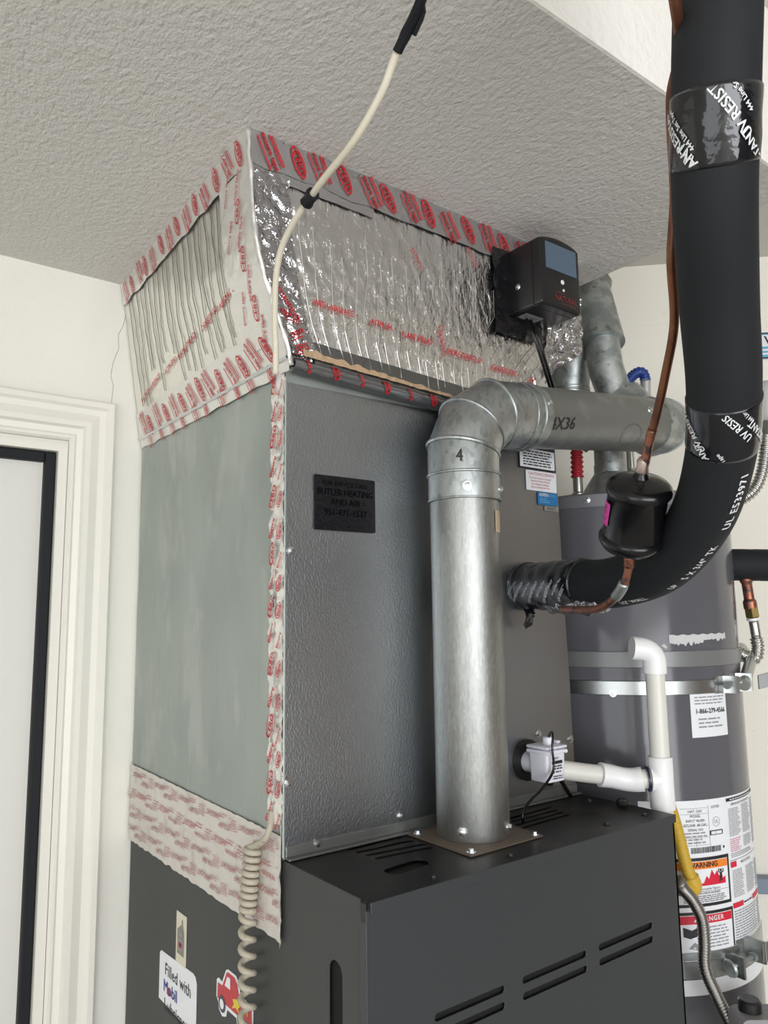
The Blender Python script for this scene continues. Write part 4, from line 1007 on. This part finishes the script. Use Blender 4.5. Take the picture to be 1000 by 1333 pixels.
# ================================================================== CONDENSATE SWITCH AND DRAIN
GA = obj('gasket', lathe([(.034, 0), (.034, .005), (.024, .007), (.020, .007)], (.470, -.0015, 1.294), (0, -1, 0), 32), m_gasket, K, 30, 'black rubber drain gasket')
SW = thing('float_switch', 'small white float switch box with a printed label on the drain outlet', 'switch', (.468, -.04, 1.268))
bm = bmesh.new(); rings = []
for z, g_ in ((1.2685, .004), (1.2695, .0015), (1.300, .0005), (1.3165, 0)):
    rings.append([bm.verts.new((.4665+x, -.050+y, z)) for x, y in rrect(.046-2*g_, .042-2*g_, .006)])
for a, b in zip(rings, rings[1:]):
    for k in range(len(a)): bm.faces.new((a[k], a[(k+1) % len(a)], b[(k+1) % len(a)], b[k]))
bm.faces.new(rings[0][::-1]); bm.faces.new(rings[-1]); obj('housing', bm, m_purple, SW, 40)
bm = bmesh.new(); add_box(bm, (.4415, -.0735, 1.3125), (.4920, -.0265, 1.3195), .003); add_box(bm, (.4415, -.0735, 1.3205), (.4920, -.0265, 1.326), .003); obj('lid', bm, m_purple, SW, 40)
bm = lathe([(.0085, 0), (.0085, .012), (.0075, .013)], (.468, -.052, 1.325), n=20); add_box(bm, (.484, -.058, 1.3255), (.4935, -.044, 1.3305), .002); obj('cap', bm, m_purple, SW, 40)
obj('inlet', lathe([(.017, 0), (.017, .03)], (.466, -.002, 1.293), (0, -1, 0), 28), m_purple, SW, 40)
for x in (.446, .487): screw((x, -.0738, 1.316), (0, -1, 0), SW, .002, m_purple)
fs = lambda u, v, w: V((.4665+u, -.0706-w, v)); pr = Print(fs, .0008); fs2 = lambda u, v, w: V((.4665+.0226+w, -.050+u, v))
pr.text('SAFETY', -.004, 1.306, .0050, m_black, bold=.04); pr.rect(-.012, 1.2975, .013, 1.3025, m_black); pr.lines(-.010, 1.288, .012, 1.296, 2, m_black, .5, .2); pr.rect(-.012, 1.283, -.007, 1.287, m_black); pr.lines(-.004, 1.283, .014, 1.287, 1, m_black); pr.lines(-.010, 1.273, .014, 1.280, 2, m_black, .4, .2)
pr.build('print', SW, 'fine black printing')
obj('nut', lathe([(.010, 0), (.006, .009), (.001, .010)], (.470, -.050, 1.2690), (0, 0, -1), 8), m_gasket, SW)
WR = thing('switch_wire', 'thin black wire looping over the white switch and down to the furnace top', 'wire', (.375, -.079, ZT))
for k, o_ in enumerate((V((0, 0, 0)), V((.006, .003, 0)))):
    obj('wire', tube([V((.469, -.052, 1.336)), V((.462, -.066, 1.348)), V((.4500, -.079, 1.343)), V((.4450, -.081, 1.326)), V((.4470, -.081, 1.300)), V((.4400, -.081, 1.285))+o_, V((.415, -.081, 1.266))+o_, V((.385, -.080, 1.250))+o_, V((.372, -.080, 1.235))+o_*.5, V((.373, -.080, 1.2225))+o_*.3], .0018, 8), m_blackgloss, WR, True)
DP = thing('condensate_drain', 'white plastic drain pipe with elbow and tee, right of the float switch', 'pipe', (.632, -.145, 1.22))
obj('pipe', tube([(.488, -.050, 1.2835), (.535, -.073, 1.2745), (.580, -.097, 1.2675)], .0155, 28, .01, False), m_pvc, DP, 40, 'short cream pipe from the switch')
obj('elbow_fitting', Tube([(.556, -.086, 1.2712), (.572, -.095, 1.2680), (.590, -.106, 1.2630), (.602, -.117, 1.2615), (.612, -.130, 1.2635)], .003).mesh(lambda l: .0200-.0012*max(0, math.sin(l*46)), n=32), m_pvcfit, DP, 50, 'white elbow fitting')
obj('pipe', tube([(.606, -.124, 1.2630), (.630, -.148, 1.2650)], .0155, 28, .01, False), m_pvc, DP, 40)
obj('cement_ring', tube([(.6165, -.1345, 1.2635), (.6190, -.137, 1.2638)], .0205, 28, .002, False), m_bluecem, DP, 40, 'dark blue cement ring')
RX, RY = .634, -.150
bm = lathe([(.0195, 0), (.0200, .001), (.0200, .083), (.0193, .084)], (RX, RY, 1.216), n=36); o = obj('tee_fitting', bm, m_pvcfit, DP, 40, 'white tee fitting')
o = obj('tee_branch', tube([(.6195, -.1378, 1.2638), (RX, RY, 1.264)], .0200, 32, .003, False), m_pvcfit, o, 40)
obj('pipe', lathe([(.0160, 0), (.0160, .150)], (RX, RY, 1.298), n=32), m_pvc, DP, 40, 'upright cream pipe')
obj('pipe', lathe([(.0160, 0), (.0160, .50)], (RX, RY, .72), n=32), m_pvc, DP, 40)
obj('elbow_fitting', Tube([(RX, RY, 1.437), (RX, RY, 1.458), (RX-.004, RY+.003, 1.470), (RX-.014, RY+.010, 1.4775), (RX-.030, RY+.022, 1.480)], .003, n=6).mesh(lambda l: .0195, n=32), m_pvcfit, DP, 50, 'upper white elbow pointing left')
# thin rods and tubes behind the cabinet
obj('clip', lathe([(.009, 0), (.011, .004), (.011, .010), (.007, .012)], (.575, -.115, 1.2225), n=8), m_gasket, F, label='black star-shaped clip on the top panel')
BH = thing('drain_wire', 'black wire dropping behind the furnace below the float switch', 'wire', (.50, -.02, 1.22))
obj('wire', tube([(.535, -.014, 1.262), (.545, -.016, 1.245), (.560, -.018, 1.2245)], .004, 8), m_blackgloss, BH, True)

# ================================================================== GAS AND CONDUIT AT THE FURNACE'S RIGHT
YG = thing('gas_connector', 'yellow-coated corrugated gas connector beside the furnace', 'gas line', (.7239, -.11, 1.07))
Y_ = [(.665, -.100, 1.34), (.690, -.110, 1.27), (.7003, -.114, 1.2156), (.7130, -.1183, 1.1687), (.7300, -.121, 1.1080), (.7420, -.124, 1.078), (.742, -.125, 1.066)]
Y_ = [(.690, -.085, 1.262), (.6930, -.100, 1.238), (.7003, -.114, 1.2156), (.7166, -.1183, 1.1687), (.7354, -.121, 1.1017), (.7440, -.125, 1.0760)]
obj('corrugated_tube', Tube(Y_, .001).mesh(corr(.0042, .0008, .0102), n=20, step=.001), m_yellow, YG, True)
obj('elbow_end', Tube([(.7420, -.124, 1.081), (.7460, -.126, 1.066), (.7390, -.124, 1.0600), (.7250, -.120, 1.0640)], .002).mesh(.0142, n=20), m_yellow, YG, True)
obj('end_nut', lathe([(.0135, 0), (.0135, .014)], (.7280, -.121, 1.0640), (-1, .1, .1), 6), m_galvold, YG)
CF = thing('steel_conduit', 'grey corrugated flexible conduit hanging in front of the warning label', 'conduit', (.70, -.13, .9))
obj('corrugated_tube', Tube([(.690, -.135, 1.087), (.7046, -.1306, 1.0720), (.7220, -.138, 1.050), (.7330, -.146, 1.020), (.7300, -.150, .985), (.7265, -.1504, .9445), (.735, -.162, .905), (.745, -.175, .870), (.765, -.19, .82)], .001).mesh(corr(.0046, .0010, .0098), n=18, step=.00115), m_conduit, CF, True)
GV = thing('gas_valve', 'grey gas control box at the lower right with a white label', 'valve', (.75, -.26, .80))
gvo = V((.700, -.222, .893)); gx = V((.80, -.60, 0)); gy = V((.60, .80, 0))
def gvp(u, v, w): return gvo+gx*u+gy*w+V((0, 0, v))
bm = bmesh.new(); pl_ = rrect(.12, .09, .012); A = [bm.verts.new(gvp(x+.062, y-.040, 0)) for x, y in pl_]; B = [bm.verts.new(gvp(x+.062, y-.040, .05)) for x, y in pl_]; bm.faces.new(A); bm.faces.new(B[::-1])
for k in range(len(A)): bm.faces.new((A[k], A[(k+1) % len(A)], B[(k+1) % len(A)], B[k]))
obj('housing', bm, m_graybox, GV, 30)
pr = Print(lambda u, v, w: gvp(u, v, -w), .0008); pr.rect(.010, -.078, .115, -.003, m_whitelabel, rad=.006); pr.rect(.016, -.016, .110, -.008, m_black, .0011); pr.text('WARNING', .055, -.012, .0065, m_white, w=.0014); pr.lines(.018, -.05, .106, -.020, 5, m_grey, w=.0011); pr.build('label', GV, 'white instruction label')
obj('knob', lathe([(.018, 0), (.018, .014), (.015, .017)], gvp(.03, .006, .03), (0, 0, 1), 16), m_blackplastic, GV, 30)

# ================================================================== WATER LINES ON THE HEATER
BL = thing('blue_hose', 'short blue corrugated hose bend above the horizontal flue pipe', 'hose', (.9806, .06, 2.03))
obj('corrugated_tube', Tube([(.915, .115, 2.000), (.9358, .098, 2.0362), (.950, .083, 2.072), (.9632, .0687, 2.0883), (.976, .062, 2.086), (.9806, .060, 2.068)], .001).mesh(corr(.006, .0010, .0118), n=18, step=.0015), m_blue, BL, True)
obj('end_sleeve', tube([(.9800, .060, 2.071), (.9790, .062, 2.020), (.978, .064, 1.96)], .0118, 16), mat('clear_printed_sleeve', (.50, .50, .50), .3, .5), BL, True, 'pale printed sleeve')
HN = thing('hot_water_nipple', 'ribbed red nipple with a steel stub on top of the water heater', 'pipe fitting', (.7905, .115, ZH))
obj('stub', lathe([(.0125, 0), (.0125, .012), (.0150, .013), (.0150, .024), (.0120, .026), (.0105, .028), (.0105, .068), (.012, .070)], (.7905, .117, ZH), n=20), m_steelflex, HN, 30)
obj('red_sleeve', Tube([(.790, .117, ZH+.060), (.7885, .114, ZH+.13)], .001).mesh(corr(.0105, .0016, .0125), n=20, step=.0015), m_redplastic, HN, True, 'ribbed red sleeve')
CN = thing('cold_water_nipple', 'steel nipple on the water heater behind the filter drier', 'pipe fitting', (.962, .10, ZH))
obj('stub', lathe([(.014, 0), (.014, .05), (.017, .055), (.017, .085), (.010, .095), (.009, .14)], (.962, .10, ZH), n=20), m_steelflex, CN, 30)
IV = thing('insulated_fitting', 'black foam-covered pipe end with a copper stub and corrugated steel line at the right edge', 'pipe fitting', (1.05, -.1, 1.62))
i0, i1 = V((1.0255, -.0800, 1.6380)), V((1.0775, -.1365, 1.6350))
obj('foam_cover', Tube([i0, i1], .004, False).mesh(lambda l: .0335, n=28, jit=.0008), m_foam, IV, 40)
obj('copper_stub', lathe([(.0125, 0), (.0135, .012), (.0105, .018), (.0105, .050), (.0135, .055), (.0135, .070)], (1.046, -.1050, 1.6150), (.10, -.03, -1), 20), m_copperred, IV, 30, 'reddish copper stub')
obj('brass_nut', lathe([(.0145, 0), (.0145, .020), (.010, .022)], (1.0530, -.1075, 1.5480), (.16, -.03, -1), 6), m_brass, IV, None or False, 'yellowed brass nut')
obj('white_ring', lathe([(.0125, 0), (.0125, .005)], (1.0565, -.1080, 1.5260), (.16, -.03, -1), 20), m_pvcfit, IV)
obj('steel_tube', tube([(1.0575, -.1085, 1.524), (1.064, -.109, 1.482)], .0100, 18, .01), m_steelflex, IV, True)
obj('corrugated_tube', Tube([(1.0635, -.109, 1.484), (1.0665, -.109, 1.462), (1.0560, -.106, 1.4430), (1.0350, -.095, 1.449), (1.010, -.08, 1.468)], .001).mesh(corr(.0072, .0016, .0122), n=20, step=.0014), m_steelflex, IV, True)
obj('handle', box((1.072, -.165, 1.607), (1.10, -.130, 1.626), .005), m_yellowbright, IV, label='yellow handle')
FX = thing('flexible_water_line', 'corrugated stainless water connector curving behind the black line at the right edge', 'water line', (1.13, -.07, 1.79))
obj('corrugated_tube', Tube([(1.09, -.035, 1.782), (1.1267, -.0664, 1.7884), (1.148, -.089, 1.812), (1.160, -.102, 1.850), (1.163, -.112, 1.90), (1.1637, -.116, 1.935)], .001).mesh(corr(.0085, .0016, .0125), n=20, step=.0017), m_steelflex, FX, True)
obj('nut', lathe([(.017, 0), (.018, .010), (.018, .030), (.014, .034)], (1.1637, -.118, 1.930), (0, -.08, 1), 6), m_steelflex, FX)
WB = thing('plastic_pipe', 'pale grey plastic pipe above the corrugated water connector', 'pipe', (1.17, -.13, 2.0))
obj('pipe', tube([(1.1637, -.121, 1.962), (1.165, -.124, 2.05)], .021, 24, .02), mat('pale_grey_plastic', (.50, .50, .50), .4), WB, True)
# blue edged notice on the wall
NS = thing('wall_notice', 'white notice with a light blue border and black heading on the right wall', 'sign', diag(.80, 2.16, 0))
fw_ = lambda u, v, w: diag(u, v, .001+w)
a0, a1, zb_, zt_ = .735, .96, 2.222, 2.300
obj('board', slab([(a0, zb_), (a1, zb_), (a1, zt_), (a0, zt_)], .003, fw_), m_white, NS)
pr = Print(fw_, .0045); bl = mat('light_blue_print', (.10, .42, .62), .5)
pr.rect(a0+.002, zb_+.002, a1-.002, zt_-.002, m_black); pr.rect(a0+.006, zb_+.006, a1-.006, zt_-.006, bl, .005); pr.rect(a0+.010, zt_-.042, a1-.010, zt_-.009, m_whitelabel, .0055); pr.text('WINDOW', .86, zt_-.026, .034, m_black, w=.006, bold=.05); pr.lines(a0+.010, zb_+.010, a1-.010, zt_-.046, 2, m_whitelabel, .5, .1, .0055)
pr.build('print', NS)
WC = thing('wall_bracket', 'small zinc bracket screwed to the right wall left of the black line', 'bracket', diag(.58, 2.02, 0))
obj('plate', slab([(.555, 2.012), (.60, 2.012), (.60, 2.034), (.555, 2.034)], .004, fw_), m_screw, WC)
screw(diag(.565, 2.023, .005), (-.707, -.707, 0), WC, .004)

# ================================================================== STICKERS ON THE FURNACE SIDE (parts of the furnace)
sf = lambda u, v, w: V((.0-w-.0004, -u, v))
def shear_poly(pts): return pts
st = sticker(F, sf, [(-.424+.0, .90), (-.269, .90), (-.269, .975), (-.274, .983), (-.283, .986), (-.418, .9775), (-.424, .972)], m_whitelabel, .0006, 'white lubricant sticker with black and blue lettering')
pr = Print(sf, .0010)
pr.text('Filled with', -.3440, .9545, .0265, m_black, sx=1.0, bold=.02); pr.text('Mobil', -.3740, .9270, .0265, m_navy, sx=1.0, bold=.05); vs_, fs_ = text_data('o')
pr.text('o', -.3805, .9262, .0265, m_red, w=.0014, bold=.05)
pr.text('Lubricants', -.3440, .9000, .0265, m_black, bold=.02); pr.build('print', st)
st = sticker(F, sf, [(-.353, .983), (-.3130, .983), (-.3130, 1.0605), (-.353, 1.0605)], m_card, .0012, 'narrow cream card with an oil bottle picture')
pr = Print(sf, .0016); bt_ = mat('olive_grey_print', (.22, .22, .19), .6)
pr.poly([(-.347, .997), (-.3195, .997), (-.3195, 1.034), (-.325, 1.044), (-.3255, 1.052), (-.330, 1.052), (-.3305, 1.044), (-.347, 1.034)], bt_)
pr.rect(-.343, 1.004, -.324, 1.020, m_grey, .0018); pr.rect(-.340, 1.0075, -.327, 1.0165, m_red, .0020); pr.rect(-.337, 1.010, -.330, 1.015, m_black, .0022); pr.rect(-.340, 1.026, -.327, 1.030, m_grey, .002); pr.build('print', st)
trk = [(-.197, .985), (-.196, 1.008), (-.190, 1.012), (-.178, 1.010), (-.166, 1.030), (-.160, 1.0335), (-.134, 1.0335), (-.124, 1.026), (-.118, 1.012), (-.086, 1.012), (-.080, 1.006), (-.080, .986), (-.086, .979), (-.100, .979), (-.104, .968), (-.116, .964), (-.127, .970), (-.130, .979), (-.160, .979), (-.164, .968), (-.176, .964), (-.187, .970), (-.190, .979)]
st = sticker(F, sf, trk, m_whitelabel, .0006, 'die-cut sticker of a red pickup truck with a white outline')
pr = Print(sf, .0010)
tr_ = [(-.193, .984), (-.192, 1.005), (-.176, 1.006), (-.163, 1.028), (-.158, 1.030), (-.137, 1.030), (-.128, 1.024), (-.121, 1.008), (-.084, 1.008), (-.083, .984)]
pr.poly(tr_, m_truckred)
pr.poly([(-.168, 1.009), (-.1595, 1.024), (-.150, 1.024), (-.150, 1.009)], m_whitelabel, .0013)
for x in (-.176, -.115):
    pr.ring(x, .981, .0115, .0115, .0115, mat('navy_grey_print', (.06, .06, .10), .5), w=.0014); pr.ring(x, .981, .0068, .0068, .0068, m_whitelabel, w=.0018)
yl = mat('yellow_print', (.70, .55, .04), .5)
pr.poly([(-.142, 1.000), (-.128, 1.005), (-.118, .998), (-.124, .994), (-.118, .988), (-.132, .992), (-.144, .987), (-.137, .995)], yl, .0014); pr.text('V8', -.100, .998, .012, yl, w=.0014, bold=.05)
pr.build('print', st)
st = sticker(F, sf, [(-.172, .90), (-.112, .90), (-.112, .942), (-.128, .948), (-.135, .939), (-.150, .948), (-.158, .938), (-.172, .932)], m_whitelabel, .0006, 'white die-cut sticker below the truck')
pr = Print(sf, .0010); pr.text('FORD', -.142, .920, .016, m_grey, bold=.04); pr.build('print', st)
